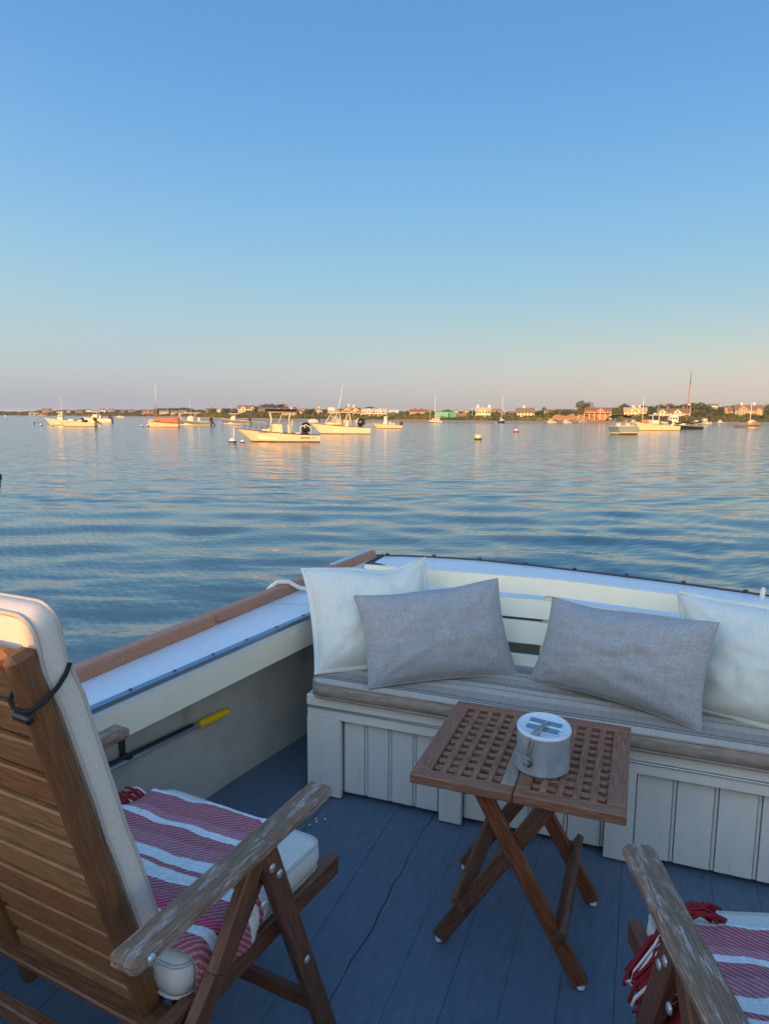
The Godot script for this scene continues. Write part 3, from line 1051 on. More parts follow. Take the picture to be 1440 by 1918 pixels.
	house("shingled mansion's square left wing with a flat gabled front", 1355, 1376, 763.5, 777.5, {wall = "wall_shingle", roof = "roof_grey", nx = 4, ny = 2, eave = 0.6, gables = [[0.12, 0.22, 1.4]], yaw = 3.0})
	house("tiny white house on the wooded hilltop at the right", 1330, 1340, 757.5, 761.5, {wall = "wall_white", nx = 2, s = 118.0})


# ---------------------------------------------------------------- boats
func hull(o: Node, L: float, B: float, fb: float, fs: float, hm: Material, dm: Material, q := {}) -> void:
	var fore: float = q.get("fore", 0.3)
	var rake: float = q.get("rake", 0.14) * L
	var full: float = q.get("stern", 0.9)
	var draft: float = q.get("draft", 0.3)
	var wl: float = q.get("wl", 0.84)
	var ts := []
	for i in 13:
		ts.append(pow(i / 12.0, 1.3))
	for i in [fore - 0.004, fore]:
		ts.append(i)
	ts.sort()
	var sheer := func(t: float) -> Vector3:
		var w := sin(minf(t / 0.6, 1.0) * PI * 0.5)
		w = pow(w, 0.75) * lerpf(1.0, full, smoothstep(0.5, 1.0, t))
		return Vector3(L * (0.5 - t), lerpf(fb, fs, 1.0 - pow(1.0 - t, 1.6)), B * 0.5 * w)
	var low := func(t: float, y: float, k: float) -> Vector3:
		var p: Vector3 = sheer.call(t)
		var nose := pow(1.0 - t, 3.0)
		var lv: float = (p.y - y) / p.y
		return Vector3(p.x - rake * nose * lv, y, p.z * lerpf(1.0, k * (1.0 - 0.45 * nose), pow(lv, 0.7)))
	var top := []
	var bot := []
	var dk := []
	for t in ts:
		var a: Vector3 = sheer.call(t)
		var b: Vector3 = low.call(t, lerpf(a.y, 0.07, 0.5), lerpf(1.0, wl, 0.5))
		var d: Vector3 = low.call(t, 0.07, wl)
		var e: Vector3 = low.call(t, -draft * 0.5, wl * 0.85)
		var k: Vector3 = low.call(t, -draft, 0.0)
		var fl := func(v: Vector3) -> Vector3: return Vector3(v.x, v.y, -v.z)
		top.append([fl.call(a), fl.call(b), fl.call(d)])
		bot.append([fl.call(d), fl.call(e), k, e, d])
		top[-1] = [fl.call(a), fl.call(b), fl.call(d), d, b, a]
		var gw := minf(0.16, a.z * 0.6)
		var fy: float = a.y + 0.03 if t < fore else maxf(0.16, fs * 0.35)
		var s := Vector3(0, 0.012, 0)
		dk.append([a + s, Vector3(a.x, a.y + 0.03, maxf(a.z - gw, 0.0)), Vector3(a.x, fy, maxf(a.z - gw - 0.02, 0.0)), Vector3(a.x, fy + (0.05 if t < fore else 0.0), 0), Vector3(a.x, fy, -maxf(a.z - gw - 0.02, 0.0)), Vector3(a.x, a.y + 0.03, -maxf(a.z - gw, 0.0)), fl.call(a) + s])
	var g := Geo.new(true)
	for side in [0, 3]:
		var rings := []
		for r in top:
			rings.append(r.slice(side, side + 3))
		g.loft(rings, false)
	g.sm(false)
	var tr: Array = top[-1]
	g.c = Vector3(0, tr[0].y * 0.5, 0)
	for i in [0, 1]:
		g.oquad(tr[i], tr[i + 1], tr[4 - i], tr[5 - i])
	var hull_part := put(o, "hull", g.done(), hm)
	g = Geo.new(true)
	g.loft(bot, false)
	put(o, "bottom", g.done(), M.bottom_paint)
	g = Geo.new(false)
	g.loft(dk, false)
	var e0: Array = dk[-1]
	g.c = Vector3.ZERO
	g.oquad(e0[0] , e0[1], e0[5], e0[6])
	var inner: Array = dk[-2]
	g.oquad(inner[1], inner[2], inner[4], inner[5])
	g.oquad(inner[1], e0[1], e0[5], inner[5])
	put(o, "deck", g.done(), dm)
	var pts := []
	for t in ts:
		var a: Vector3 = sheer.call(t)
		pts.append(Vector3(a.x, a.y, -a.z - 0.01))
	var pts2 := []
	for t in ts:
		var a: Vector3 = sheer.call(t)
		pts2.push_front(Vector3(a.x, a.y, a.z + 0.01))
	pts.reverse()
	pts2.reverse()
	put(o, "rub_rail", Geo.new(true).tube(pts + pts2.slice(1), q.get("rub", 0.035), -1, 5).done(), q.get("rub_mat", M.rub_black))
	if q.has("band"):
		var rb := []
		for t in ts:
			var bb: Vector3 = low.call(t, 0.3, wl)
			var b2: Vector3 = low.call(t, 0.075, wl)
			rb.append([Vector3(bb.x, bb.y, -bb.z - 0.02), Vector3(b2.x, b2.y, -b2.z - 0.02)])
		var rc := []
		for t in ts:
			var bb: Vector3 = low.call(t, 0.3, wl)
			var b2: Vector3 = low.call(t, 0.075, wl)
			rc.append([Vector3(b2.x, b2.y, b2.z + 0.02), Vector3(bb.x, bb.y, bb.z + 0.02)])
		put(hull_part, "waterline_band", Geo.new(true).loft(rb, false).loft(rc, false).done(), M[q.band])

func outboard(o: Node, x: float, y: float, z: float, s := 1.0, tilt := 0.0, m: Material = null) -> void:
	var xf := Transform3D(Basis(Vector3.BACK, -tilt), Vector3(x, y, z))
	var key := "cowl"
	if not cache.has(key):
		var prof := [Vector2(0.001, 0), Vector2(0.8, 0), Vector2(0.95, 0.1), Vector2(1, 0.4), Vector2(0.94, 0.7), Vector2(0.7, 0.92), Vector2(0.35, 1.0), Vector2(0.001, 1.0)]
		cache[key] = Geo.new(true).lathe(prof, 12, Transform3D(Basis().scaled(Vector3(0.34, 0.66, 0.24)), Vector3(-0.1, 0.12, 0))).done()
		cache["leg"] = Geo.new().bx(-0.06, -0.25, 0, 0.3, 0.75, 0.14, 0.04).bx(-0.12, -0.78, 0, 0.42, 0.05, 0.22, 0.01).bx(-0.08, -0.85, 0, 0.2, 0.34, 0.07, 0.02).bx(0.12, 0.0, 0, 0.2, 0.26, 0.3, 0.02).done()
	var e := put(o, "outboard_motor", cache[key], m if m else M.engine_black, xf.scaled_local(Vector3(s, s, s)))
	put(e, "motor_leg", cache["leg"], M.engine_black)

func console(o: Node, x: float, y: float, l: float, w: float, h: float, m: Material, glass := true) -> void:
	var g := Geo.new()
	var r := []
	for q in [[0.0, 0.0, 0.0], [0.55, 0.0, 0.03], [1.0, 0.22, 0.2]]:
		var x0: float = x - l * 0.5 + l * q[2] * 0.3
		var x1: float = x + l * 0.5 - l * q[1] * 1.2
		var yy: float = y + h * q[0]
		r.append([Vector3(x1, yy, -w / 2), Vector3(x1, yy, w / 2), Vector3(x0, yy, w / 2), Vector3(x0, yy, -w / 2)])
	r.reverse()
	g.loft(r, true, true, false)
	var c := put(o, "console", g.done(), m)
	if glass:
		g = Geo.new()
		g.box(Transform3D(Basis(Vector3.BACK, 0.5), Vector3(x + l * 0.16, y + h + 0.16, 0)), Vector3(0.03, 0.42, w * 0.92), 0.0)
		put(c, "windscreen", g.done(), M.boat_glass)

func t_top(o: Node, x: float, y: float, h: float, l: float, w: float, m: Material, pipe: Material, spread := 0.7, thick := 0.11) -> void:
	put(o, "t_top", Geo.new().bx(x - 0.1, y + h, 0, l, thick, w, 0.04).done(), m)
	for sx in [-1.0, 1.0]:
		for sz in [-1.0, 1.0]:
			rod(o, "t_top_post", [Vector3(x + sx * l * spread * 0.34, y, sz * w * 0.32), Vector3(x + sx * l * spread * 0.3, y + h * 0.65, sz * w * 0.34), Vector3(x + sx * l * spread * 0.36 , y + h - 0.05, sz * w * 0.4)], 0.042, pipe, 0.042, 5)

func rails(o: Node, x0: float, x1: float, y: float, h: float, z0: float, z1: float, m: Material, n := 5) -> void:
	var g := Geo.new(true)
	var top := []
	for s in [-1.0, 1.0]:
		var side := []
		for i in n:
			var t := float(i) / (n - 1)
			var b := Vector3(lerpf(x0, x1, t), y, s * lerpf(z0, z1, pow(1.0 - t, 0.6) * -1.0 + 1.0))
			b.z = s * lerpf(z0, z1, pow(t, 1.5))
			var a := b + Vector3(h * 0.45, h, 0)
			g.tube([b, a], 0.026, 0.026, 4)
			side.append(a)
		if s > 0:
			side.reverse()
		top += side
	var last: Vector3 = top[0]
	g.tube([last + Vector3(-h * 0.9, -h, 0)] + top + [top[-1] + Vector3(-h * 0.9, -h, 0)], 0.032, 0.032, 5)
	put(o, "bow_rail", g.done(), m)

func antenna(o: Node, p: Vector3, h: float, lean: float, m: Material, r := 0.03) -> void:
	rod(o, "antenna", [p, p + Vector3(-lean * h, h, 0)], r, m, r * 0.5, 5)

func letters(o: Node, called: String, s: String, size: float, xf: Transform3D) -> void:
	var t := TextMesh.new()
	var f := SystemFont.new()
	f.font_names = PackedStringArray(["Droid Sans"])
	f.font_weight = 700
	t.font = f
	t.text = s
	t.font_size = 32
	t.pixel_size = size / 24.0
	t.depth = 0.01
	put(o, called, t, M.lettering, xf)

# heading 180: bow to the left of the picture
func berth(x: float, y: float, heading: float) -> Transform3D:
	return Transform3D(Basis(Vector3.UP, deg_to_rad(heading)), afloat(x, y))

func boats() -> void:
	rng.seed = 123
	var w: Material = M.gelcoat
	# the nearest boat: open console boat with a dark T-top
	var o := thing("console_boat", "nearest white console boat with dark T-top, bow rail and black outboard", "boat", berth(518, 826.5, 187.0))
	hull(o, 6.7, 2.4, 1.1, 0.56, w, w, {fore = 0.28, rake = 0.2, wl = 0.8, stern = 0.92, rub = 0.04})
	rails(o, 0.75, 2.5, 1.06, 0.5, 1.04, 0.42, M.alloy_dull, 5)
	console(o, 0.15, 0.55, 1.15, 0.95, 0.85, M.gelcoat_cream, true)
	put(o, "console_seat", Geo.new().bx(0.95, 0.75, 0, 0.5, 0.5, 0.8, 0.06).done(), M.seat_vinyl)
	t_top(o, -0.25, 0.6, 1.88, 2.45, 1.8, M.canvas_black, M.gelcoat, 0.95, 0.2)
	put(o, "t_top_frame", Geo.new(true).tube([Vector3(0.7, 2.34, -0.72), Vector3(-1.3, 2.34, -0.72)], 0.03, 0.03, 5).tube([Vector3(0.7, 2.34, 0.72), Vector3(-1.3, 2.34, 0.72)], 0.03, 0.03, 5).tube([Vector3(-0.1, 1.35, -0.6), Vector3(-0.45, 2.34, -0.7)], 0.028, 0.028, 5).done(), M.gelcoat)
	put(o, "leaning_post", Geo.new().bx(-1.0, 1.28, 0, 0.42, 0.12, 0.95, 0.04).bx(-1.18, 1.5, 0, 0.1, 0.4, 0.95, 0.04).bx(-1.0, 0.95, 0.4, 0.3, 0.6, 0.04, 0.0).bx(-1.0, 0.95, -0.4, 0.3, 0.6, 0.04, 0.0).done(), M.gelcoat_cream)
	put(o, "stern_seat", Geo.new().bx(-1.62, 0.55, 0, 0.4, 0.4, 1.5, 0.05).done(), M.seat_vinyl)
	rod(o, "stern_rail", [Vector3(-1.8, 0.6, -0.95), Vector3(-1.85, 1.2, -0.95), Vector3(-2.25, 1.36, -0.95), Vector3(-2.6, 1.2, -0.95), Vector3(-2.7, 0.55, -0.95)], 0.04, M.gelcoat)
	rod(o, "stern_rail", [Vector3(-2.0, 0.7, 0.95), Vector3(-2.05, 1.35, 0.95), Vector3(-2.45, 1.5, 0.95), Vector3(-2.75, 1.3, 0.95), Vector3(-2.8, 0.7, 0.95)], 0.03, M.gelcoat)
	outboard(o, -2.2, 0.66, 0, 1.12, 0.06)
	put(o, "flag", Geo.new().bx(-0.72, 2.88, 0, 0.14, 0.22, 0.012).done(), M.red_cloth)
	rod(o, "flag_staff", [Vector3(-0.64, 2.5, 0), Vector3(-0.64, 3.02, 0)], 0.012, M.alloy)
	put(o, "radio_dome", Geo.new(true).lathe([Vector2(0.001, 0.14), Vector2(0.08, 0.12), Vector2(0.12, 0.0), Vector2(0.001, 0.0)], 8, at(-1.15, 2.58, 0)).done(), w)
	rod(o, "mooring_line", [Vector3(3.4, 1.1, 0), Vector3(3.42, 0.5, 0), Vector3(3.45, -0.2, 0)], 0.03, M.sail_white)
	letters(o, "registration_number", "MS 7702 BE", 0.1, Transform3D(Basis(Vector3.UP, PI), Vector3(1.05, 0.76, -1.165)))
	letters(o, "hull_name", "BOSTON", 0.135, Transform3D(Basis(Vector3.UP, PI), Vector3(-2.2, 0.34, -1.1)))
	letters(o, "hull_name", "WHALER", 0.06, Transform3D(Basis(Vector3.UP, PI), Vector3(-2.9, 0.34, -1.08)))

	# hardtop boat with outriggers
	o = thing("fishing_boat", "cream fishing boat with raked hardtop frame, tall antenna and dark outboard", "boat", berth(636, 812.0, 184.0))
	hull(o, 7.0, 2.6, 1.25, 0.75, w, w, {fore = 0.4, rake = 0.16, wl = 0.82, rub = 0.03, rub_mat = M.bottom_paint})
	put(o, "cabin_trunk", Geo.new().bx(0.75, 1.2, 0, 2.0, 0.35, 1.7, 0.12).done(), M.gelcoat_cream)
	put(o, "hardtop", Geo.new().bx(-0.1, 2.5, 0, 2.9, 0.12, 2.0, 0.05).done(), M.gelcoat_cream)
	for s in [-1.0, 1.0]:
		for q in [[1.75, 1.2, 0.95, 2.45], [0.75, 1.3, 0.35, 2.45], [-0.15, 1.0, 0.1, 2.45], [-0.4, 1.0, -0.9, 2.45], [-1.3, 0.8, -1.05, 2.45]]:
			rod(o, "hardtop_post", [Vector3(q[0], q[1], s * 0.92), Vector3(q[2], q[3], s * 0.85)], 0.06, M.gelcoat_cream, 0.05, 5)
		put(o, "side_window", Geo.new().box(Transform3D(Basis(), Vector3(0.65, 1.75, s * 0.9)), Vector3(0.8, 0.7, 0.02)).done(), M.clear_vinyl)
		rod(o, "rocket_launcher", [Vector3(-1.45, 2.1, s * 0.5), Vector3(-1.7, 2.9, s * 0.5)], 0.04, M.gelcoat)
	put(o, "helm_station", Geo.new().bx(0.3, 1.45, -0.35, 0.5, 0.7, 0.6, 0.05).bx(-0.7, 1.2, 0, 0.6, 0.8, 1.4, 0.05).done(), M.gelcoat)
	put(o, "spreader_box", Geo.new().bx(1.0, 2.85, 0, 0.8, 0.4, 1.0, 0.08).done(), M.gelcoat)
	put(o, "windscreen", Geo.new().box(Transform3D(Basis(Vector3.BACK, 0.5), Vector3(1.3, 1.85, 0)), Vector3(0.03, 1.0, 1.6)).done(), M.clear_vinyl)
	antenna(o, Vector3(0.2, 2.5, 0.3), 3.4, 0.16, w, 0.045)
	antenna(o, Vector3(0.2, 2.5, -0.3), 1.4, 0.1, w, 0.03)
	outboard(o, -2.35, 0.85, 0, 1.25, 0.05)
	rod(o, "bow_pulpit", [Vector3(3.2, 1.25, 0), Vector3(3.7, 1.4, 0)], 0.06, M.gelcoat)

	# left cluster
	o = thing("pilothouse_boat", "pale yellow pilothouse boat with a tall whip antenna, leftmost of the left cluster", "boat", berth(119, 796.0, 183.0))
	hull(o, 7.4, 2.4, 1.35, 0.8, M.gelcoat_cream, w, {fore = 0.35, rake = 0.13, rub = 0.02, rub_mat = M.gelcoat_cream})
	put(o, "pilothouse", Geo.new().bx(0.2, 1.7, 0, 0.14, 1.5, 1.5, 0.02).bx(0.75, 1.5, 0, 0.14, 1.1, 1.5, 0.02).bx(0.45, 2.48, 0, 1.3, 0.12, 1.7, 0.04).bx(0.48, 1.2, 0, 0.9, 0.7, 1.5, 0.03).done(), w)
	put(o, "window", Geo.new().bx(0.45, 2.0, -0.72, 0.5, 0.75, 0.04).bx(0.86, 2.1, 0, 0.04, 0.6, 1.3).done(), M.boat_glass)
	put(o, "engine_box", Geo.new().bx(-1.4, 0.85, 0, 0.9, 0.6, 0.9, 0.08).done(), w)
	antenna(o, Vector3(0.35, 2.5, 0), 2.9, 0.0, w, 0.05)
	outboard(o, -3.4, 0.8, 0, 0.9)
	o = thing("skiff", "low tan skiff with a tilted black outboard in front of the pilothouse boat", "boat", berth(144, 798.5, 186.0))
	hull(o, 6.1, 2.1, 0.95, 0.7, M.gelcoat_cream, w, {fore = 0.4, rake = 0.14, rub = 0.02, rub_mat = w})
	put(o, "windshield", Geo.new().box(Transform3D(Basis(Vector3.BACK, 0.5), Vector3(0.3, 1.1, 0)), Vector3(0.03, 0.4, 1.5)).bx(-0.5, 0.95, 0, 0.8, 0.3, 1.2, 0.1).done(), w)
	put(o, "seat", Geo.new().bx(-1.3, 0.9, 0, 0.5, 0.5, 1.2, 0.1).done(), M.canvas_black)
	outboard(o, -3.15, 0.95, 0, 1.0, 0.85)
	o = thing("console_boat", "white console boat with a white T-top, rightmost of the left cluster", "boat", berth(181, 791.5, 184.0))
	hull(o, 7.6, 2.4, 1.4, 1.0, w, w, {fore = 0.3, rake = 0.12, rub = 0.02, rub_mat = w})
	console(o, 0.5, 0.9, 1.3, 1.2, 1.2, w)
	t_top(o, 0.2, 1.1, 1.75, 2.4, 1.8, w, w, 0.7)
	put(o, "rocket_launcher", Geo.new().bx(1.3, 3.0, 0, 0.06, 0.5, 1.4, 0.0).done(), w)
	put(o, "leaning_post", Geo.new().bx(-0.9, 1.5, 0, 0.5, 0.8, 1.2, 0.08).done(), M.alloy_dull)
	outboard(o, -3.0, 1.05, 0.3, 0.95)
	outboard(o, -3.75, 0.8, -0.3, 0.95, 0.3)
	# wooden catboat
	o = thing("catboat", "cream catboat with a varnished mast and a tan sail cover along its boom", "sailboat", berth(304, 799.5, 186.0))
	hull(o, 5.4, 2.3, 1.0, 0.62, M.gelcoat_cream, M.varnish, {fore = 0.45, rake = 0.08, wl = 0.86, stern = 0.75, rub = 0.035, rub_mat = M.varnish})
	rod(o, "mast", [Vector3(1.1, 0.8, 0), Vector3(1.08, 4.0, 0)], 0.075, M.varnish, 0.07)
	rod(o, "mast_top", [Vector3(1.08, 4.0, 0), Vector3(1.05, 7.3, 0)], 0.068, M.sail_white, 0.035)
	put(o, "sail_cover", Geo.new(true).tube([Vector3(1.2, 1.2, 0), Vector3(0.7, 1.3, 0), Vector3(-0.5, 1.25, 0), Vector3(-1.6, 1.35, 0), Vector3(-2.9, 1.55, 0)], 0.3, 0.26, 8).done(), M.canvas_tan)
	put(o, "boom_tent", Geo.new().bx(-1.2, 0.95, 0, 3.0, 0.5, 0.9, 0.15).done(), M.canvas_tan)
	put(o, "bow_cover", Geo.new().bx(1.9, 1.12, 0, 0.9, 0.26, 0.6, 0.1).done(), M.sail_white)
	# grey console boats
	o = thing("console_boat", "dark grey console boat with a T-top, right of the wooden catboat", "boat", berth(360, 797.0, 183.0))
	hull(o, 7.2, 2.4, 1.35, 0.7, M.hull_grey, w, {fore = 0.3, rake = 0.13, band = "gelcoat", rub = 0.03, rub_mat = w})
	console(o, 0.4, 0.9, 1.1, 1.1, 1.0, w)
	t_top(o, -0.1, 1.1, 1.4, 2.9, 1.8, w, w, 0.45)
	put(o, "bow_seat", Geo.new().bx(2.4, 1.5, 0, 0.6, 0.4, 0.9, 0.1).done(), w)
	put(o, "leaning_post", Geo.new().bx(-1.3, 1.25, 0, 0.5, 0.6, 1.1, 0.08).done(), w)
	antenna(o, Vector3(0.4, 2.4, 0.4), 3.2, -0.07, w, 0.04)
	outboard(o, -3.75, 0.85, 0, 1.05, 0.6)
	o = thing("console_boat", "grey console boat with a flat T-top left of the nearest boat", "boat", berth(440, 795.0, 183.0))
	hull(o, 6.6, 2.3, 1.3, 0.85, M.hull_grey, w, {fore = 0.3, rake = 0.13, band = "gelcoat", rub = 0.03, rub_mat = w})
	console(o, 0.5, 0.9, 1.0, 1.1, 1.0, w)
	t_top(o, 0.3, 1.1, 1.35, 2.5, 1.8, w, w, 0.35)
	put(o, "red_cushion", Geo.new().bx(-2.4, 1.1, 0, 0.5, 0.3, 0.8, 0.1).done(), M.red_cloth)
	outboard(o, -3.35, 0.8, 0, 0.9, 0.5)
	# small console right of the outrigger boat
	o = thing("console_boat", "small cream console boat with an upright windscreen, right of the fishing boat", "boat", berth(724, 802.0, 182.0))
	hull(o, 5.1, 2.0, 0.85, 0.55, M.gelcoat_cream, w, {fore = 0.3, rake = 0.16, rub = 0.025, rub_mat = M.varnish})
	console(o, 0.35, 0.45, 0.7, 0.9, 0.9, w)
	put(o, "windscreen_frame", Geo.new().bx(0.3, 1.65, -0.42, 0.5, 0.7, 0.05).bx(0.3, 1.65, 0.42, 0.5, 0.7, 0.05).bx(0.2, 2.02, 0, 0.8, 0.07, 1.0, 0.02).done(), w)
	put(o, "seat", Geo.new().bx(-0.5, 0.8, 0, 0.5, 0.7, 0.9, 0.1).bx(-1.1, 0.7, 0, 0.5, 0.5, 0.9, 0.1).done(), M.seat_vinyl)
	antenna(o, Vector3(-0.3, 0.9, 0), 2.6, 0.0, M.alloy_dull, 0.02)
	outboard(o, -2.35, 0.55, 0, 0.8)
	o = thing("skiff", "white covered skiff seen behind the bow of the fishing boat", "boat", berth(585, 791.5, 178.0))
	hull(o, 3.6, 1.6, 0.7, 0.5, w, w, {fore = 0.3})
	put(o, "canvas_cover", Geo.new(true).lathe([Vector2(0.001, 1.0), Vector2(0.5, 0.9), Vector2(0.9, 0.5), Vector2(1.0, 0.0)], 10, Transform3D(Basis().scaled(Vector3(1.6, 0.55, 0.72)), Vector3(0, 0.55, 0))).done(), M.sail_white)
	outboard(o, -1.9, 0.6, 0, 0.8)

	# sailing boats off the middle of the shore
	o = thing("sailboat", "white sloop with a tall pale mast in front of the green roofed shed", "sailboat", berth(814, 791.8, 172.0))
	hull(o, 4.6, 1.9, 0.85, 0.7, w, w, {fore = 0.6, wl = 0.75, rub = 0.03, band = "rub_black"})
	put(o, "cabin_trunk", Geo.new().bx(0.1, 1.05, 0, 2.2, 0.7, 1.2, 0.25).done(), w)
	put(o, "cockpit_dodger", Geo.new().bx(-1.2, 1.1, 0, 0.8, 0.8, 1.2, 0.3).done(), M.sail_white)
	put(o, "window", Geo.new().bx(0.4, 1.1, -0.6, 0.5, 0.2, 0.04).bx(-0.3, 1.1, -0.6, 0.4, 0.2, 0.04).done(), M.boat_glass)
	rod(o, "mast", [Vector3(0.1, 0.8, 0), Vector3(0.1, 9.4, 0)], 0.09, M.sail_white, 0.06)
	rod(o, "boom", [Vector3(0.1, 1.7, 0), Vector3(-1.8, 1.75, 0)], 0.12, M.sail_white)
	rod(o, "stay", [Vector3(2.2, 0.8, 0), Vector3(0.1, 9.2, 0)], 0.012, M.alloy_dull, 0.012, 3)
	o = thing("sailboat", "dark hulled sloop with two pale spars off the sandy beach", "sailboat", berth(939, 792.2, 60.0))
	hull(o, 5.2, 1.9, 0.9, 0.7, M.rub_black, w, {fore = 0.6, wl = 0.75, rub = 0.03})
	put(o, "cabin_trunk", Geo.new().bx(0.1, 1.1, 0, 2.0, 0.6, 1.1, 0.2).done(), w)
	rod(o, "mast", [Vector3(0.1, 0.8, 0), Vector3(0.1, 9.6, 0)], 0.09, M.sail_white, 0.06)
	rod(o, "boom", [Vector3(0.1, 1.7, 0), Vector3(-2.0, 1.75, 0)], 0.14, M.sail_white)
	rod(o, "boat_hook_staff", [Vector3(-2.0, 0.8, 0.4), Vector3(-2.0, 4.6, 0.4)], 0.05, M.alloy)
	o = thing("sailboat", "tiny sailboat with a thin dark mast far out on the left", "sailboat", berth(224, 782.3, 180.0))
	hull(o, 6.6, 2.0, 1.1, 0.8, M.gelcoat_cream, M.gelcoat_cream, {fore = 0.5})
	put(o, "cabin_trunk", Geo.new().bx(0.1, 1.1, 0, 2.6, 0.5, 1.2, 0.2).done(), w)
	rod(o, "mast", [Vector3(0.1, 0.8, 0), Vector3(0.1, 12.0, 0)], 0.1, M.alloy_dull, 0.06)

	# right hand boats
	o = thing("bow_rider_boat", "green hulled boat seen end on under a black bimini top", "boat", berth(1159, 812.5, 95.0))
	hull(o, 5.6, 2.65, 0.95, 1.0, M.hull_green, w, {fore = 0.25, band = "gelcoat_cream", rub = 0.05, rub_mat = w, wl = 0.9, stern = 0.97})
	var g := Geo.new(true)
	var rings := []
	for i in 9:
		var t := i / 8.0 * 2.0 - 1.0
		var yy := 2.45 - 0.3 * t * t
		rings.append([Vector3(0.9, yy, t * 1.15), Vector3(-1.3, yy - 0.03, t * 1.15), Vector3(-1.3, yy - 0.1, t * 1.15), Vector3(0.9, yy - 0.07, t * 1.15)])
	g.loft(rings, true, true, true)
	put(o, "bimini_top", g.done(), M.canvas_black)
	for s in [-1.0, 1.0]:
		for q in [[0.6, 0.9], [0.2, -0.2], [-0.8, -1.2]]:
			rod(o, "bimini_pole", [Vector3(q[0], 0.95, s * 1.14), Vector3(q[1], 2.2, s * 1.08)], 0.025, M.alloy_dull)
	put(o, "windscreen", Geo.new().box(Transform3D(Basis(Vector3.BACK, 0.5), Vector3(0.4, 1.25, 0)), Vector3(0.03, 0.5, 2.0)).done(), M.clear_vinyl)
	put(o, "seat", Geo.new().bx(-1.1, 1.1, -0.6, 0.5, 0.6, 0.6, 0.1).bx(-1.1, 1.1, 0.6, 0.5, 0.6, 0.6, 0.1).bx(-2.2, 0.9, 0, 0.5, 0.4, 1.9, 0.1).done(), M.seat_vinyl)
	put(o, "swim_platform", Geo.new().bx(-2.95, 0.25, 0, 0.5, 0.08, 2.2, 0.03).done(), M.gelcoat_cream)
	rod(o, "helm_light", [Vector3(-0.4, 1.0, 0.7), Vector3(-0.4, 1.9, 0.7)], 0.04, w)
	put(o, "fender", Geo.new(true).lathe([Vector2(0.001, 0.5), Vector2(0.12, 0.42), Vector2(0.13, 0.1), Vector2(0.001, 0.0)], 8, at(-2.0, 0.35, 1.42)).done(), M.canvas_black)

	o = thing("pilothouse_boat", "pale yellow pilothouse boat beside the dark sloop on the right", "boat", berth(1228, 806.0, 183.0))
	hull(o, 7.2, 2.5, 1.3, 0.75, M.gelcoat_cream, w, {fore = 0.4, rake = 0.1, rub = 0.03, rub_mat = w})
	put(o, "pilothouse", Geo.new().bx(0.95, 1.9, 0, 0.1, 1.3, 1.5, 0.02).bx(-0.1, 1.9, 0, 0.1, 1.3, 1.5, 0.02).bx(0.4, 2.55, 0, 1.4, 0.12, 1.7, 0.04).bx(0.42, 1.4, 0, 1.1, 0.6, 1.5, 0.04).done(), w)
	put(o, "window", Geo.new().bx(0.42, 2.08, -0.7, 0.85, 0.7, 0.04).bx(1.02, 2.1, 0, 0.04, 0.6, 1.3).done(), M.boat_glass)
	put(o, "radar_dome", Geo.new(true).lathe([Vector2(0.001, 0.25), Vector2(0.25, 0.2), Vector2(0.3, 0.0), Vector2(0.001, 0.0)], 10, at(0.3, 2.66, 0)).done(), w)
	put(o, "engine_box", Geo.new().bx(-1.5, 0.95, 0, 1.2, 0.5, 1.0, 0.1).done(), M.alloy_dull)
	antenna(o, Vector3(-0.3, 2.4, 0.4), 2.6, 0.12, M.alloy_dull, 0.03)
	outboard(o, -2.2, 0.95, 0, 1.0)
	o = thing("catboat", "orange boat with a pale mast behind the right pilothouse boat's bow", "sailboat", berth(1208, 799.0, 180.0))
	hull(o, 5.6, 2.0, 0.9, 0.7, M.hull_orange, M.hull_orange, {fore = 0.4})
	put(o, "cabin_trunk", Geo.new().bx(0.0, 1.2, 0, 2.0, 0.9, 1.2, 0.3).done(), M.hull_orange)
	rod(o, "mast", [Vector3(0.8, 0.8, 0), Vector3(0.8, 6.9, 0)], 0.09, M.sail_white, 0.06)
	o = thing("lobster_boat", "white cabin boat half hidden between the pilothouse boat and dark sloop", "boat", berth(1259, 800.0, 170.0))
	hull(o, 5.4, 2.2, 1.3, 0.9, w, w, {fore = 0.4})
	put(o, "cabin", Geo.new().bx(0.0, 1.7, 0, 2.0, 1.5, 1.7, 0.15).done(), w)
	put(o, "window", Geo.new().bx(-0.5, 2.0, -0.86, 0.4, 0.4, 0.04).bx(0.1, 2.0, -0.86, 0.4, 0.4, 0.04).bx(0.65, 2.0, -0.86, 0.3, 0.4, 0.04).done(), M.boat_glass)
	put(o, "flybridge", Geo.new().bx(-0.2, 2.6, 0, 1.6, 0.3, 1.4, 0.1).done(), M.sail_white)

	o = thing("sailboat", "dark green sloop with varnished trim, the tallest mast and a black sail cover", "sailboat", berth(1288, 803.5, 178.0))
	hull(o, 5.4, 1.9, 0.85, 0.5, M.hull_dark_green, M.varnish, {fore = 0.4, rake = 0.05, wl = 0.8, stern = 0.5, rub = 0.05, rub_mat = M.varnish})
	rod(o, "mast", [Vector3(0.45, 0.6, 0), Vector3(0.3, 5.6, 0), Vector3(0.15, 8.5, 0)], 0.1, M.varnish, 0.07)
	rod(o, "mast_top", [Vector3(0.15, 8.5, 0), Vector3(0.08, 10.5, 0), Vector3(0.35, 10.9, 0)], 0.055, M.canvas_black, 0.02)
	put(o, "sail_cover", Geo.new(true).tube([Vector3(2.6, 1.25, 0), Vector3(1.9, 1.0, 0), Vector3(0.6, 1.35, 0), Vector3(0.3, 1.25, 0), Vector3(-0.8, 1.1, 0), Vector3(-2.6, 1.45, 0)], 0.16, 0.14, 7).done(), M.canvas_black)
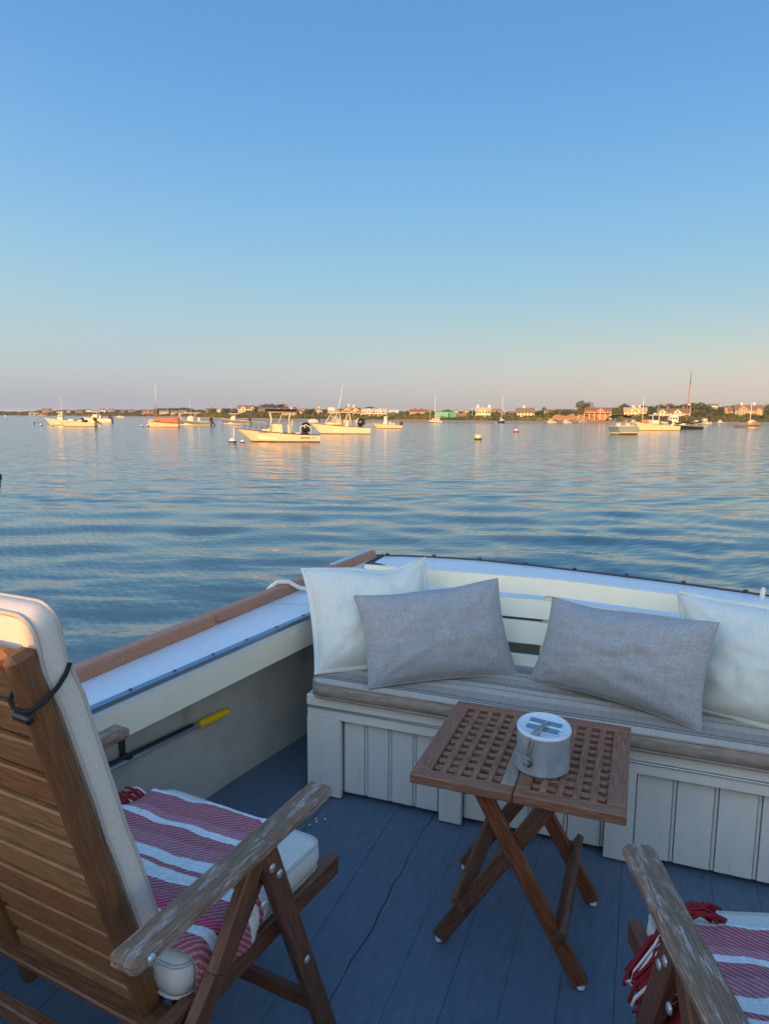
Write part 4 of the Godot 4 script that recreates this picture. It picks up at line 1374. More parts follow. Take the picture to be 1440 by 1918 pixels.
	put(o, "flag", Geo.new().bx(0.0, 4.6, 0, 0.45, 0.22, 0.02).done(), w)
	o = thing("catboat", "cream catboat with a sunlit yellow sail cover at the right edge", "sailboat", berth(1408, 802.8, 215.0))
	hull(o, 4.0, 1.9, 0.8, 0.65, M.alloy_dull, w, {fore = 0.4, stern = 0.85, band = "gelcoat"})
	put(o, "cockpit_cover", Geo.new().bx(-0.2, 0.95, 0, 2.9, 0.55, 1.4, 0.2).done(), M.hull_orange)
	put(o, "sail_cover", Geo.new(true).tube([Vector3(1.3, 1.25, 0), Vector3(0.4, 1.5, 0), Vector3(-1.3, 1.4, 0)], 0.36, 0.3, 8).done(), M.gelcoat_cream)
	rod(o, "mast", [Vector3(1.1, 0.8, 0), Vector3(0.85, 5.3, 0)], 0.08, M.sail_white, 0.06)
	o = thing("dinghy", "grey dinghy lying alongside the right edge catboat", "dinghy", berth(1384, 800.8, 180.0))
	hull(o, 2.6, 1.1, 0.42, 0.4, M.alloy_dull, w, {fore = 0.2, rub = 0.07, rub_mat = M.canvas_black})
	put(o, "seat", Geo.new().bx(0, 0.36, 0, 0.3, 0.04, 0.8).done(), M.varnish)

	# little motorboats under the bluff and along the right shore
	var small := thing("motorboat", "white cabin motorboat moored off the clay bluff, beside the pilings", "boat", berth(1060, 792.3, 200.0))
	hull(small, 3.6, 1.7, 0.7, 0.55, w, w, {fore = 0.5})
	put(small, "cabin", Geo.new().bx(0.1, 0.95, 0, 1.5, 0.75, 1.1, 0.25).done(), M.gelcoat_cream)
	put(small, "window", Geo.new().bx(0.1, 1.05, -0.56, 0.8, 0.2, 0.03).done(), M.boat_glass)
	outboard(small, -1.95, 0.6, 0, 0.7)
	var q2 := [[1031, 792.0, 185.0, "cream motorboat at the left end of the clay bluff pilings"], [1090, 792.0, 178.0, "low white motorboat below the right part of the clay bluff"], [1107, 791.8, 182.0, "second low white motorboat right of the clay bluff"], [1127, 791.8, 95.0, "white motorboat end on, just left of the green hulled boat"]]
	for t in q2:
		copy(small, "motorboat", t[3], berth(t[0], t[1], t[2]))
	for t in [[1186, 792.5], [1304, 793.2], [1348, 793.4], [1376, 793.2], [1426, 793.6], [1437, 793.4]]:
		copy(small, "motorboat", "small white motorboat lying along the wooded right shore", berth(t[0], t[1], rng.randf_range(160, 200)), "small boats along the right shore")
	copy(small, "motorboat", "larger cream cabin boat near shore, right of the dark sloop's boom", Transform3D(berth(1318, 794.5, 100.0).basis.scaled(Vector3(1.35, 1.5, 1.35)), afloat(1318, 794.5)))
	copy(small, "motorboat", "white boat lying on the beach water at the far left edge", berth(9, 779.6, 180.0))
	copy(small, "motorboat", "white motorboat behind the outrigger boat's black outboard", berth(672, 791.0, 180.0))

	# moorings
	var ball := thing("mooring_buoy", "large white mooring ball at the nearest boat's bow", "buoy", Transform3D(Basis(), afloat(433.5, 829.5)))
	put(ball, "float", Geo.new(true).lathe([Vector2(0.001, 0.4), Vector2(0.14, 0.37), Vector2(0.25, 0.25), Vector2(0.29, 0.12), Vector2(0.25, -0.05), Vector2(0.001, -0.2)], 14).done(), M.buoy_white)
	put(ball, "stripe", Geo.new(true).lathe([Vector2(0.286, 0.17), Vector2(0.3, 0.12), Vector2(0.292, 0.05), Vector2(0.25, 0.0)], 14).done(), M.lettering)
	put(ball, "ring", Geo.new(true).tube([Vector3(-0.05, 0.38, 0), Vector3(-0.03, 0.46, 0), Vector3(0.03, 0.46, 0), Vector3(0.05, 0.38, 0)], 0.012, 0.012, 4).done(), M.alloy_dull)
	var k := 0.62
	copy(ball, "mooring_buoy", "small white pick-up float between mooring ball and nearest boat", Transform3D(Basis().scaled(Vector3(k, k, k)), afloat(452, 829.0)))
	for t in [[75, 797.0, 1.0, "white mooring ball with a pick-up stick left of the left cluster"], [97, 797.5, 0.8, "small white mooring ball beneath the left pilothouse boat's bow"], [264, 799.0, 0.9, "white mooring ball left of the wooden catboat's bow"], [275, 798.5, 1.0, "white mooring ball touching the wooden catboat's bow"], [1188, 805.0, 0.8, "white mooring ball between the green boat and right pilothouse boat"], [1257, 804.5, 0.8, "white mooring ball between the right pilothouse boat and dark sloop"], [928, 793.8, 1.1, "white mooring ball left of the dark hulled sloop"], [401, 796.5, 0.7, "white mooring ball right of the dark grey console boat"]]:
		copy(ball, "mooring_buoy", t[3], Transform3D(Basis().scaled(Vector3(t[2], t[2], t[2])), afloat(t[0], t[1])))
	lone("post", Geo.new(true).tube([Vector3(0, -0.3, 0), Vector3(0, 0.42, 0)], 0.09, 0.07, 8).tube([Vector3(0, 0.0, 0), Vector3(0, 0.09, 0)], 0.13, 0.13, 8).done(), M.rub_black, Transform3D(Basis(), afloat(-13.5, 893.0)), "dark post standing in the water at the left edge of the view", "post")
	rod_thing("pickup_stick", "dark pick-up stick lying beside the left mooring ball", "stick", afloat(68, 794.5))
	o = thing("mooring_buoy", "square topped yellow buoy with a dark base in open water", "buoy", Transform3D(Basis(), afloat(895, 823.0)))
	put(o, "float", Geo.new(true).lathe([Vector2(0.001, 0.46), Vector2(0.26, 0.46), Vector2(0.3, 0.43), Vector2(0.31, 0.15)], 16).done(), M.buoy_yellow)
	put(o, "base_band", Geo.new(true).lathe([Vector2(0.31, 0.15), Vector2(0.33, 0.14), Vector2(0.33, -0.15), Vector2(0.001, -0.2)], 16).done(), M.rub_black)
	put(o, "lifting_eye", Geo.new(true).tube([Vector3(-0.05, 0.45, 0), Vector3(-0.04, 0.55, 0), Vector3(0.04, 0.55, 0), Vector3(0.05, 0.45, 0)], 0.015, 0.015, 4).done(), M.alloy_dull)
	o = thing("mooring_buoy", "white buoy with a red band left of the green hulled boat", "buoy", Transform3D(Basis(), afloat(966, 809.0)))
	put(o, "float", Geo.new(true).lathe([Vector2(0.001, 0.46), Vector2(0.2, 0.42), Vector2(0.36, 0.24)], 14).done(), M.buoy_white)
	put(o, "base_band", Geo.new(true).lathe([Vector2(0.36, 0.24), Vector2(0.39, 0.2), Vector2(0.36, 0.0), Vector2(0.001, -0.1)], 14).done(), M.buoy_red)

	# pier, pilings and poles on the shore
	o = thing("pier", "long low timber pier along the beach left of the white sloop", "pier", Transform3D(Basis(), Vector3.ZERO))
	var a0 := world(740, shore(740) - 3.0, 0.75)
	var a1 := world(806, shore(806) - 3.0, 0.75)
	beam(o, "pier_deck", a0, a1, 1.6, 0.22, M.pier_wood)
	for i in 20:
		var p := a0.lerp(a1, i / 19.0)
		put(o, "piling", cached_box(0.28, 2.2, 0.28), M.pier_wood, at(p.x, 0.0, p.z + 0.95))
	o = thing("jetty", "timber jetty with pilings at the foot of the clay bluff", "jetty", Transform3D(Basis(), Vector3.ZERO))
	a0 = world(1017, shore(1017) - 2.0, 0.8)
	a1 = world(1100, shore(1100) - 2.0, 0.8)
	beam(o, "jetty_deck", a0, a1, 1.2, 0.2, M.pier_wood)
	for i in 14:
		var p := a0.lerp(a1, i / 13.0)
		put(o, "piling", cached_box(0.26, 2.6 if i % 3 else 3.4, 0.26), M.pier_wood, at(p.x, 0.0, p.z + 0.75))
	for t in [[883, 763.5, 783, "white flagpole left of the tall cream house"], [804, 768, 789, "thin pale pole left of the white sloop"], [1290, 761, 784, "white pole right of the dark sloop's mast"], [1229, 765, 792, "thin dark mast left of the long white house"], [1081, 775, 790, "pale mast standing in front of the clay bluff"], [431, 757, 771, "thin white pole left of the large cream house"], [368, 765, 776, "pale pole behind the dark grey console boat"], [942, 768, 783, "pale pole right of the dark hulled sloop's mast"]]:
		var s := 30.0 if t[2] < 785 else 2.0
		var p := on_ground(t[0], s)
		var h: float = (hz(t[0]) - t[1]) * -p.z / FPX + EYE - p.y
		lone("pole", Geo.new(true).tube([Vector3.ZERO, Vector3(0, h, 0)], 0.1, 0.06, 6).done(), M.trim if not "dark" in t[3].substr(0, 12) else M.pier_wood, Transform3D(Basis(), p), t[3], "pole")


func rod_thing(called: String, label: String, category: String, p: Vector3) -> void:
	lone(called, Geo.new(true).tube([Vector3(-0.6, 0.35, 0), Vector3(1.4, 0.28, 0)], 0.04, 0.03, 5).tube([Vector3(-0.6, 0.0, 0), Vector3(-0.6, 0.5, 0)], 0.09, 0.09, 6).done(), M.rub_black, Transform3D(Basis(), p), label, category)


# ---------------------------------------------------------------- our own boat
func V(b: float, h: float, a: float) -> Vector3:
	return Vector3(b, h, -a)

func wall_b(a: float) -> float:
	return -1.406 + (minf(a, 2.7) - 1.979) * (0.185 if a > 1.979 else 0.115) if a > 1.2 else -1.4956 + (a - 1.2) * 0.02

func coam_in(a: float) -> float:
	return -1.326 + (a - 1.307) * 0.138 if a > 0.2 else -1.479 + (a - 0.2) * 0.03

func coam_out(a: float) -> float:
	return -1.492 + (a - 1.4) * 0.07 if a > 1.0 else -1.52 + (a - 1.0) * 0.03

const TRANSOM := [[-1.42, 3.43], [-1.25, 3.5], [-1.05, 3.54], [-0.79, 3.56], [-0.5, 3.53], [-0.23, 3.485], [0.017, 3.435], [0.25, 3.383], [0.54, 3.3], [0.9, 3.18], [1.2, 3.06], [1.42, 2.95]]
const BACK_TOP := [[-1.1, Vector2(0.752, 2.6)], [-0.29, Vector2(0.758, 2.61)], [0.136, Vector2(0.748, 2.58)], [0.43, Vector2(0.727, 2.55)], [0.9, Vector2(0.69, 2.48)], [1.2, Vector2(0.66, 2.43)]]

func seam(k: int, a: float, side: float) -> float:
	var b := -0.622 + 0.125 * k
	var crack := k == 0
	var w := 0.0 if not crack else 0.006 * sin(a * 17.0 + k) * sin(a * 5.3) + 0.003 * sin(a * 61.0 + k * 3.0)
	return b + w + side * (0.0004 + (0.0013 if crack else 0.0) * (0.6 + 0.4 * sin(a * 9.0 + k)))

# a board that follows a curve in b, its section given as (height, aft offset) pairs
func ruled(from: float, to: float, n: int, f: Callable) -> ArrayMesh:
	var g := Geo.new(false)
	var rings := []
	for i in n + 1:
		rings.append(f.call(lerpf(from, to, float(i) / n)))
	g.loft(rings, true, true, true)
	return g.done()

func own_boat() -> void:
	rng.seed = 5
	var boat := thing("launch", "white wooden launch we stand on, with blue sole and built-in stern bench", "boat", BT)
	# the sole
	put(boat, "subfloor", Geo.new().bx(0, -0.03, -0.9, 2.9, 0.03, 4.2).done(), M.seam)
	var sole := put(boat, "sole", Geo.new().bx(0, -0.06, -0.9, 2.9, 0.02, 4.2).done(), M.seam)
	for k in range(-7, 16):
		var f := func(t: float) -> Array:
			var x0 := seam(k, t, 1.0)
			var x1 := seam(k + 1, t, -1.0)
			var lift := 0.0006 * sin(k * 2.7)
			return [V(x0, -0.014, t), V(x0, lift - 0.0005, t), V(x0 + 0.0008, lift, t), V(x1 - 0.0008, lift, t), V(x1, lift - 0.0005, t), V(x1, -0.014, t)]
		put(sole, "plank", ruled(-1.2, 2.75, 66, f), M.deck_paint)
	var g := Geo.new()
	for q in [[-0.985, 1.955], [-0.975, 1.94], [-0.99, 1.915], [-0.955, 1.965]]:
		g.box(Transform3D(Basis(Vector3.UP, q[0] * 40.0), V(q[0], 0.0012, q[1])), Vector3(0.009, 0.0012, 0.005), 0.0)
	put(boat, "paint_chips", g.done(), M.gelcoat).set_meta("kind", "stuff")

	# bulwarks: inner planking, hull skin, coaming, rail
	for side in [1.0, -1.0]:
		var fl := func(b: float, h: float, a: float) -> Vector3: return Vector3(b * side, h, -a)
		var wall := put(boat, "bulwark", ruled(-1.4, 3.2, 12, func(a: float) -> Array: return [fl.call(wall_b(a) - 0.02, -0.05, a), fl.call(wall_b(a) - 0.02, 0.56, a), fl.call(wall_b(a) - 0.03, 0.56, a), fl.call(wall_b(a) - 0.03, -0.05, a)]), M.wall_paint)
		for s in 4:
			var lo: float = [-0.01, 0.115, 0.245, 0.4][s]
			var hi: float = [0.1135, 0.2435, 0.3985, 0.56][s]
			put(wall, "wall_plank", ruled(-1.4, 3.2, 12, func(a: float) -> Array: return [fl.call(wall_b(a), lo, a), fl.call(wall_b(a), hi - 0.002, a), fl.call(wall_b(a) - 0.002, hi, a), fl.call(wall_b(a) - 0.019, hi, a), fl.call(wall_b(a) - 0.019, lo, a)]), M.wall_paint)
		put(boat, "hull_side", ruled(-3.5, 3.42, 14, func(a: float) -> Array: return [fl.call(coam_out(a) - 0.045, 0.575, a), fl.call(coam_out(a) - 0.06, -0.1, a), fl.call(coam_out(a) - 0.03, -0.5, a), fl.call(coam_out(a) + 0.1, -0.95, a), fl.call(coam_out(a) + 0.12, -0.95, a), fl.call(coam_out(a) - 0.01, -0.5, a), fl.call(coam_out(a) - 0.04, -0.1, a), fl.call(coam_out(a) - 0.027, 0.575, a)]), M.gelcoat)
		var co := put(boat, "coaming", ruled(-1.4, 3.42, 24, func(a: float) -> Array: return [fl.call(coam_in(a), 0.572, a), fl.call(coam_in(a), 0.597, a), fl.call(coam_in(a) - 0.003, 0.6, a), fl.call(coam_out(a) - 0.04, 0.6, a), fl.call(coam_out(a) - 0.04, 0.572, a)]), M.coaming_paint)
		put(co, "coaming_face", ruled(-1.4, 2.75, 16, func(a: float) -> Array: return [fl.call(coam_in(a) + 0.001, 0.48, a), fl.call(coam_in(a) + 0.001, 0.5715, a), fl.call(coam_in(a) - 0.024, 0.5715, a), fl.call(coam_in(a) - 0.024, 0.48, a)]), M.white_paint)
		put(co, "trim_strip", ruled(-1.4, 2.62, 16, func(a: float) -> Array: return [fl.call(coam_in(a) + 0.0025, 0.588, a), fl.call(coam_in(a) + 0.0025, 0.602, a), fl.call(coam_in(a) - 0.018, 0.604, a), fl.call(coam_in(a) - 0.021, 0.6003, a)]), M.trim_metal)
		if side > 0.0:
			for i in 9:
				var a := 1.3 + 0.165 * i
				put(co, "screw", cached_box(0.011, 0.0016, 0.006, 0.0), M.bronze_dark, Transform3D(Basis(Vector3.UP, -0.14), fl.call(coam_in(a) - 0.012, 0.605, a)))
			put(co, "deck_seam", Geo.new().box(Transform3D(Basis(Vector3.UP, 0.3), fl.call(-1.31, 0.6003, 2.43)), Vector3(0.27, 0.001, 0.002)).done(), M.alloy_dull)
		# rail in three lengths, limber notches between
		var cuts := [[-1.4, 1.325], [1.345, 2.055], [2.075, 3.43]]
		for q in cuts:
			put(boat, "rail", ruled(q[0], q[1], 14, func(a: float) -> Array:
				var o := coam_out(a)
				var e := 0.012 if (a - q[0] < 0.03 and q[0] > 0.0) else 0.0
				return [fl.call(o, 0.601 + e, a), fl.call(o - 0.002, 0.636, a), fl.call(o - 0.008, 0.643, a), fl.call(o - 0.044, 0.643, a), fl.call(o - 0.052, 0.635, a), fl.call(o - 0.055, 0.58, a)]), M.rail_wood)
		for a in [1.335, 2.065]:
			put(boat, "rail_joint", Geo.new().box(Transform3D(Basis(), fl.call(coam_out(a) - 0.029, 0.619, a)), Vector3(0.046, 0.04, 0.03)).done(), M.rail_wood)
		put(boat, "rail_strip", ruled(3.0, 3.4, 4, func(a: float) -> Array: return [fl.call(coam_out(a) - 0.016, 0.644, a), fl.call(coam_out(a) - 0.018, 0.648, a), fl.call(coam_out(a) - 0.046, 0.648, a), fl.call(coam_out(a) - 0.05, 0.644, a)]), M.steel)

	# aft deck and transom
	var inner := func(b: float) -> float: return float(table(BACK_TOP, b).y) + 0.1
	put(boat, "aft_deck", ruled(-1.37, 1.37, 40, func(b: float) -> Array:
		var t: float = table(TRANSOM, b)
		var i: float = inner.call(b)
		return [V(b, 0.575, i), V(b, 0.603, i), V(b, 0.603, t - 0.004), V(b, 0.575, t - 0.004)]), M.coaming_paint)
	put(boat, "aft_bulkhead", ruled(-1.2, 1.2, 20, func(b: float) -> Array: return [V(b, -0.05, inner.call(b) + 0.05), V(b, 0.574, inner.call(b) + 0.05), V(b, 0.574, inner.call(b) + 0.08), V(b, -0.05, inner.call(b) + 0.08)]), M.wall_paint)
	put(boat, "transom", ruled(-1.38, 1.38, 40, func(b: float) -> Array:
		var t: float = table(TRANSOM, b)
		return [V(b, 0.574, t - 0.03), V(b, 0.598, t), V(b, -0.95, t - 0.12), V(b, -0.95, t - 0.16)]), M.gelcoat)
	var pts := []
	for i in 41:
		var b := lerpf(-1.36, 1.36, i / 40.0)
		pts.append(V(b, 0.608, float(table(TRANSOM, b))))
	var strip_ := rod(boat, "edge_strip", pts, 0.0048, M.bronze_dark, -1.0, 6)
	for i in 11:
		var b := -1.3 + 0.25 * i
		put(strip_, "fastening", cached_box(0.02, 0.012, 0.012, 0.003), M.bronze_dark, at(b, 0.615, -float(table(TRANSOM, b))))
	# stern chock and little white post
	g = Geo.new(true)
	g.tube([V(-1.262, 0.6, 3.05), V(-1.258, 0.63, 3.05), V(-1.25, 0.65, 3.06), V(-1.225, 0.663, 3.11), V(-1.205, 0.676, 3.16)], 0.0115, 0.009, 8)
	g.tube([V(-1.24, 0.652, 3.07), V(-1.21, 0.64, 3.1), V(-1.18, 0.632, 3.12)], 0.009, 0.006, 8)
	g.tube([V(-1.25, 0.603, 3.06), V(-1.215, 0.625, 3.1), V(-1.2, 0.64, 3.12)], 0.008, 0.006, 8)
	put(boat, "stern_chock", g.done(), M.bronze_dark)
	put(boat, "stern_post", Geo.new(true).lathe([Vector2(0.001, 0.048), Vector2(0.007, 0.046), Vector2(0.0095, 0.04), Vector2(0.0105, 0.0), Vector2(0.018, 0.0), Vector2(0.018, -0.003)], 12, Transform3D(Basis(Vector3.BACK, -0.06), V(0.506, 0.603, 3.265))).done(), M.gelcoat)

	# bench: lid, hinge, face frame, tongued boards
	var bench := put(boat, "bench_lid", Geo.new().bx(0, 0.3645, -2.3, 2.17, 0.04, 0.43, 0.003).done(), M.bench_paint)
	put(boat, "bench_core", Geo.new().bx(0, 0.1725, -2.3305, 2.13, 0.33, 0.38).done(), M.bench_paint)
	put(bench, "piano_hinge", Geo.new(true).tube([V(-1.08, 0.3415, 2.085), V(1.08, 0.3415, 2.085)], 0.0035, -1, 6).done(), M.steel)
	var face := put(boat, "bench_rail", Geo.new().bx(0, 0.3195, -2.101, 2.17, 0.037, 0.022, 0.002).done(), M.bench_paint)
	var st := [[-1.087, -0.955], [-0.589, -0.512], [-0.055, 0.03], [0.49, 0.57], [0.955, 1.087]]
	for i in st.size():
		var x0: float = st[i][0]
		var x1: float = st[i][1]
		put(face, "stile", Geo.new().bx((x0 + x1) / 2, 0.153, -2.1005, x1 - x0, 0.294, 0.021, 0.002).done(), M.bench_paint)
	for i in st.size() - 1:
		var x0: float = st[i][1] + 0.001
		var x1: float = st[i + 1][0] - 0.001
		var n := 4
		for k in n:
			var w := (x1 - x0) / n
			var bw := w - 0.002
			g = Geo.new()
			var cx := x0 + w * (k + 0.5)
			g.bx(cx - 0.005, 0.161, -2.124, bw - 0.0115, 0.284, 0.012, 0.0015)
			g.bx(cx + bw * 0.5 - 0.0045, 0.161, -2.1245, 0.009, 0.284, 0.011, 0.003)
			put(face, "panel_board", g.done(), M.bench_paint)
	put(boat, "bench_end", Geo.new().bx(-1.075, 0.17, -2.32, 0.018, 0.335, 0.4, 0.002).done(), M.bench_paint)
	# backrest: four curved slats on battens
	var pick := [[0.0, 0.06], [0.077, 0.142], [0.155, 0.23], [0.27, 0.324]]
	var back: MeshInstance3D = null
	for s in 4:
		var m := ruled(-1.075, 1.1, 30, func(b: float) -> Array:
			var t: Vector2 = table(BACK_TOP, b)
			var h0: float = t.x - pick[s][1]
			var h1: float = t.x - pick[s][0]
			var a0: float = t.y - pick[s][1] * 0.45
			var a1: float = t.y - pick[s][0] * 0.45
			return [V(b, h0, a0), V(b, h1 - 0.002, a1 - 0.001), V(b, h1, a1 + 0.002), V(b, h1, a1 + 0.018), V(b, h0, a0 + 0.02)])
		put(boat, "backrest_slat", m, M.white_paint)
	for b in [-1.0, -0.312, 0.4, 1.0]:
		var t: Vector2 = table(BACK_TOP, b)
		beam(boat, "backrest_batten", V(b, t.x - 0.005, t.y + 0.032), V(b, t.x - 0.36, t.y - 0.128), 0.034, 0.02, M.white_paint, Vector3(0, 0, 1))

	# unseen cabin added ahead of the cockpit, shaped to keep it in shade
	var cab := put(boat, "added_cabin_bulkhead", added_cabin_front(), M.wall_paint)  # added and unseen, pale to bounce light onto the bench
	put(cab, "added_cabin_roof", Geo.new().bx(0.375, ADDED_CABIN_H + 0.012, 1.85, 2.2, 0.05, 1.84, 0.02).done(), M.white_paint)
	put(cab, "added_shoulder", Geo.new().bx(-1.1, SIDE_H + 0.012, 1.85, 0.74, 0.05, 1.84, 0.02).done(), M.white_paint)
	put(cab, "added_cabin_side", Geo.new().bx(ADDED_CABIN_B + 0.02, (ADDED_CABIN_H + SIDE_H) / 2, 1.85, 0.04, ADDED_CABIN_H - SIDE_H - 0.03, 1.76, 0.0).done(), M.white_paint)
	put(cab, "added_cabin_side", Geo.new().bx(1.45, ADDED_CABIN_H / 2 + 0.28, 1.85, 0.04, ADDED_CABIN_H - 0.62, 1.76, 0.0).done(), M.white_paint)
	put(cab, "added_cabin_side", Geo.new().bx(-1.45, SIDE_H / 2 + 0.28, 1.85, 0.04, SIDE_H - 0.62, 1.76, 0.0).done(), M.white_paint)
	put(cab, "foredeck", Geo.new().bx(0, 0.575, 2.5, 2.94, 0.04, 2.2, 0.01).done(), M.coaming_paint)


const ADDED_CABIN_H := 1.36      # height of the added cuddy, enough to shade the cockpit
const SIDE_H := 1.2        # lower port shoulder, cut so sun reaches the left chair top
const ADDED_CABIN_B := -0.715  # step in the added cuddy that ends the sun patch

func added_cabin_front() -> ArrayMesh:
	var g := Geo.new()
	g.bx((ADDED_CABIN_B + 1.47) / 2, ADDED_CABIN_H / 2, 0.95, 1.47 - ADDED_CABIN_B, ADDED_CABIN_H, 0.04)
	g.bx((ADDED_CABIN_B - 1.47) / 2, SIDE_H / 2, 0.95, ADDED_CABIN_B + 1.47, SIDE_H, 0.04)
	return g.done()


# a rounded cushion lying flat: w along x, d along z, t thick, its underside at y = 0
func slab(w: float, d: float, t: float, rc: float, puff: float, sd := 0, sag = null) -> Array:
	var nz := FastNoiseLite.new()
	nz.seed = sd
	nz.frequency = 4.0
	var outline := func(inset: float) -> Array:
		var r := []
		var hw := w * 0.5 - inset
		var hd := d * 0.5 - inset
		var c := maxf(rc - inset, 0.004)
		for q in [[1, 1, 0.0], [-1, 1, PI / 2], [-1, -1, PI], [1, -1, PI * 1.5]]:
			for k in 6:
				var a: float = q[2] + PI / 2 * k / 5.0
				r.append(Vector3(q[0] * (hw - c) + cos(a) * c, 0, q[1] * (hd - c) + sin(a) * c))
			# points along the following edge
			var nxt := [-1, 1] if q[2] == 0.0 else ([-1, -1] if q[2] < 2 else ([1, -1] if q[2] < 4 else [1, 1]))
			var e1: Vector3 = r[-1]
			var a2: float = q[2] + PI / 2
			var e2 := Vector3(nxt[0] * (hw - c) + cos(a2) * c, 0, nxt[1] * (hd - c) + sin(a2) * c)
			for k in range(1, 12):
				r.append(e1.lerp(e2, k / 12.0))
		r.reverse()
		return r
	var lift := func(r: Array, y: float, amp: float) -> Array:
		var o := []
		for v in r:
			var n := nz.get_noise_2d(v.x, v.z) * amp
			var dy := 0.0
			if sag != null:
				dy = sag.call(v.x, v.z)
			o.append(Vector3(v.x + n * 0.3, y + n + dy, v.z + n * 0.3))
		return o
	var e := t * 0.16
	var side := Geo.new(true)
	side.loft([lift.call(outline.call(e * 1.6), 0.0, 0.0), lift.call(outline.call(e * 0.4), e, 0.0), lift.call(outline.call(-0.002), t * 0.5, 0.003), lift.call(outline.call(0.0), t - e, 0.002), lift.call(outline.call(e * 0.5), t - e * 0.3, 0.002)], true, true, false)
	var tops := []
	var m := minf(w, d) * 0.5
	for q in [[e * 0.5, -e * 0.3], [e * 1.2, 0.0], [m * 0.18, puff * 0.35], [m * 0.38, puff * 0.7], [m * 0.6, puff * 0.92], [m * 0.8, puff], [m * 0.97, puff]]:
		tops.append(lift.call(outline.call(q[0]), t + q[1], 0.004 + puff * 0.15))
	var sto := SurfaceTool.new()
	sto.begin(Mesh.PRIMITIVE_TRIANGLES)
	sto.set_smooth_group(0)
	var n: int = tops[0].size()
	for r in tops:
		for v in r:
			sto.set_uv(Vector2(v.x, v.z))
			sto.add_vertex(v)
	for i in tops.size() - 1:
		for j in n:
			var k := (j + 1) % n
			for v in [i * n + j, (i + 1) * n + k, i * n + k, i * n + j, (i + 1) * n + j, (i + 1) * n + k]:
				sto.add_index(v)
	for j in n / 2:
		var a0 := (tops.size() - 1) * n
		for v in [a0 + j, a0 + n - 1 - j, a0 + (j + 1) % n, a0 + (j + 1) % n, a0 + n - 1 - j, a0 + (n - 2 - j + n) % n]:
			sto.add_index(v)
	sto.generate_normals()
	var welt: Array = lift.call(outline.call(e * 0.3), t - e * 0.35, 0.002)
	welt.append(welt[0])
	var welt2: Array = lift.call(outline.call(e * 0.3), e * 0.6, 0.0)
	welt2.append(welt2[0])
	return [side.done(), sto.commit(), Geo.new(true).tube(welt, 0.0035, -1, 5, false).tube(welt2, 0.0035, -1, 5, false).done()]


# a stuffed pillow between four corners (bottom left, bottom right, top right, top left, seen from the front)
func pillow(called: String, label: String, c: Array, thick: float, m: Material, q := {}) -> void:
	var nz := FastNoiseLite.new()
	nz.seed = q.get("seed", 1)
	nz.frequency = 1.2
	var pinch: float = q.get("pinch", 0.06)
	var origin: Vector3 = (c[0] + c[1]) * 0.5
	var ex: Vector3 = c[1] - c[0]
	var nrm: Vector3 = ex.cross(c[3] - c[0]).normalized()
	var nu := 34
	var nv := 26
	var sz := Vector2(ex.length(), (c[3] - c[0]).length())
	var place := func(u: float, v: float) -> Vector3:
		var uu := u * (1.0 - pinch * (1.0 - v * v))
		var vv := v * (1.0 - pinch * (1.0 - u * u))
		for dt in q.get("dents", []):
			vv -= dt[2] * exp(-pow((u - dt[0]) / dt[1], 2.0)) * smoothstep(-0.6, 1.0, v)
		if q.has("slump"):
			vv += float(q.slump) * (1.0 - u * u) * smoothstep(0.4, -1.0, v)
		var a := (uu + 1.0) * 0.5
		var b := (vv + 1.0) * 0.5
		var p: Vector3 = (c[0] as Vector3).lerp(c[1], a).lerp((c[3] as Vector3).lerp(c[2], a), b)
		return p - origin
	var o := thing(called, label, "pillow", BT * Transform3D(Basis(), origin))
	for s in [1.0, -1.0]:
		var pts := []
		var uvs := []
		for j in nv + 1:
			for i in nu + 1:
				var u: float = (2.0 * i / nu - 1.0) * s
				var v := 2.0 * j / nv - 1.0
				var th := thick * 0.5 * pow(maxf(0.0, (1.0 - pow(absf(u), 2.6)) * (1.0 - pow(absf(v), 2.6))), 0.62)
				var w := nz.get_noise_3d(u * 2.2, v * 2.2, s * 5.0) * 0.15 + nz.get_noise_3d(u * 3.0 + v * 2.0, v * 2.5, s * 9.0) * 0.07
				# creases running in from the corners
				var cr := sin(atan2(1.0 - absf(v), 1.0 - absf(u)) * 13.0 + float(q.get("seed", 1))) * exp(-(2.0 - absf(u) - absf(v)) * 2.6) * 0.26
				th *= 1.0 + w + cr
				pts.append(place.call(u, v) + nrm * (s * th * (1.0 if s > 0 else 0.85) + 0.0005 * s))
				uvs.append(Vector2((u + 1) * 0.5 * sz.x, (v + 1) * 0.5 * sz.y) * 2.0)
		put(o, "front_cover" if s > 0 else "back_cover", sheet(pts, uvs, nu + 1), m)
	var rim := []
	for e in [[-1, -1, 1, 0], [1, -1, 0, 1], [1, 1, -1, 0], [-1, 1, 0, -1]]:
		for k in 20:
			var t := 2.0 * k / 20.0
			rim.append(place.call(e[0] + e[2] * t, e[1] + e[3] * t))
	rim.append(rim[0])
	if q.get("flange", 0.0) > 0.0:
		var fl: float = q.flange
		var cen := Vector3.ZERO
		for v in rim:
			cen += v / rim.size()
		var inner := []
		var outer := []
		for k in rim.size():
			var d: Vector3 = (rim[k] - cen).normalized()
			inner.append(rim[k] - d * 0.004 + nrm * 0.004)
			outer.append(rim[k] + d * fl + nrm * (0.003 * sin(k * 0.9)))
		var inner2 := []
		var outer2 := []
		for k in rim.size():
			inner2.append(inner[k] - nrm * 0.008)
			outer2.append(outer[k] - nrm * 0.004)
		put(o, "flange", Geo.new(true).loft([inner, outer, outer2, inner2], false).done(), m)
	else:
		put(o, "piping", Geo.new(true).tube(rim, 0.003, -1, 5, false).done(), m)


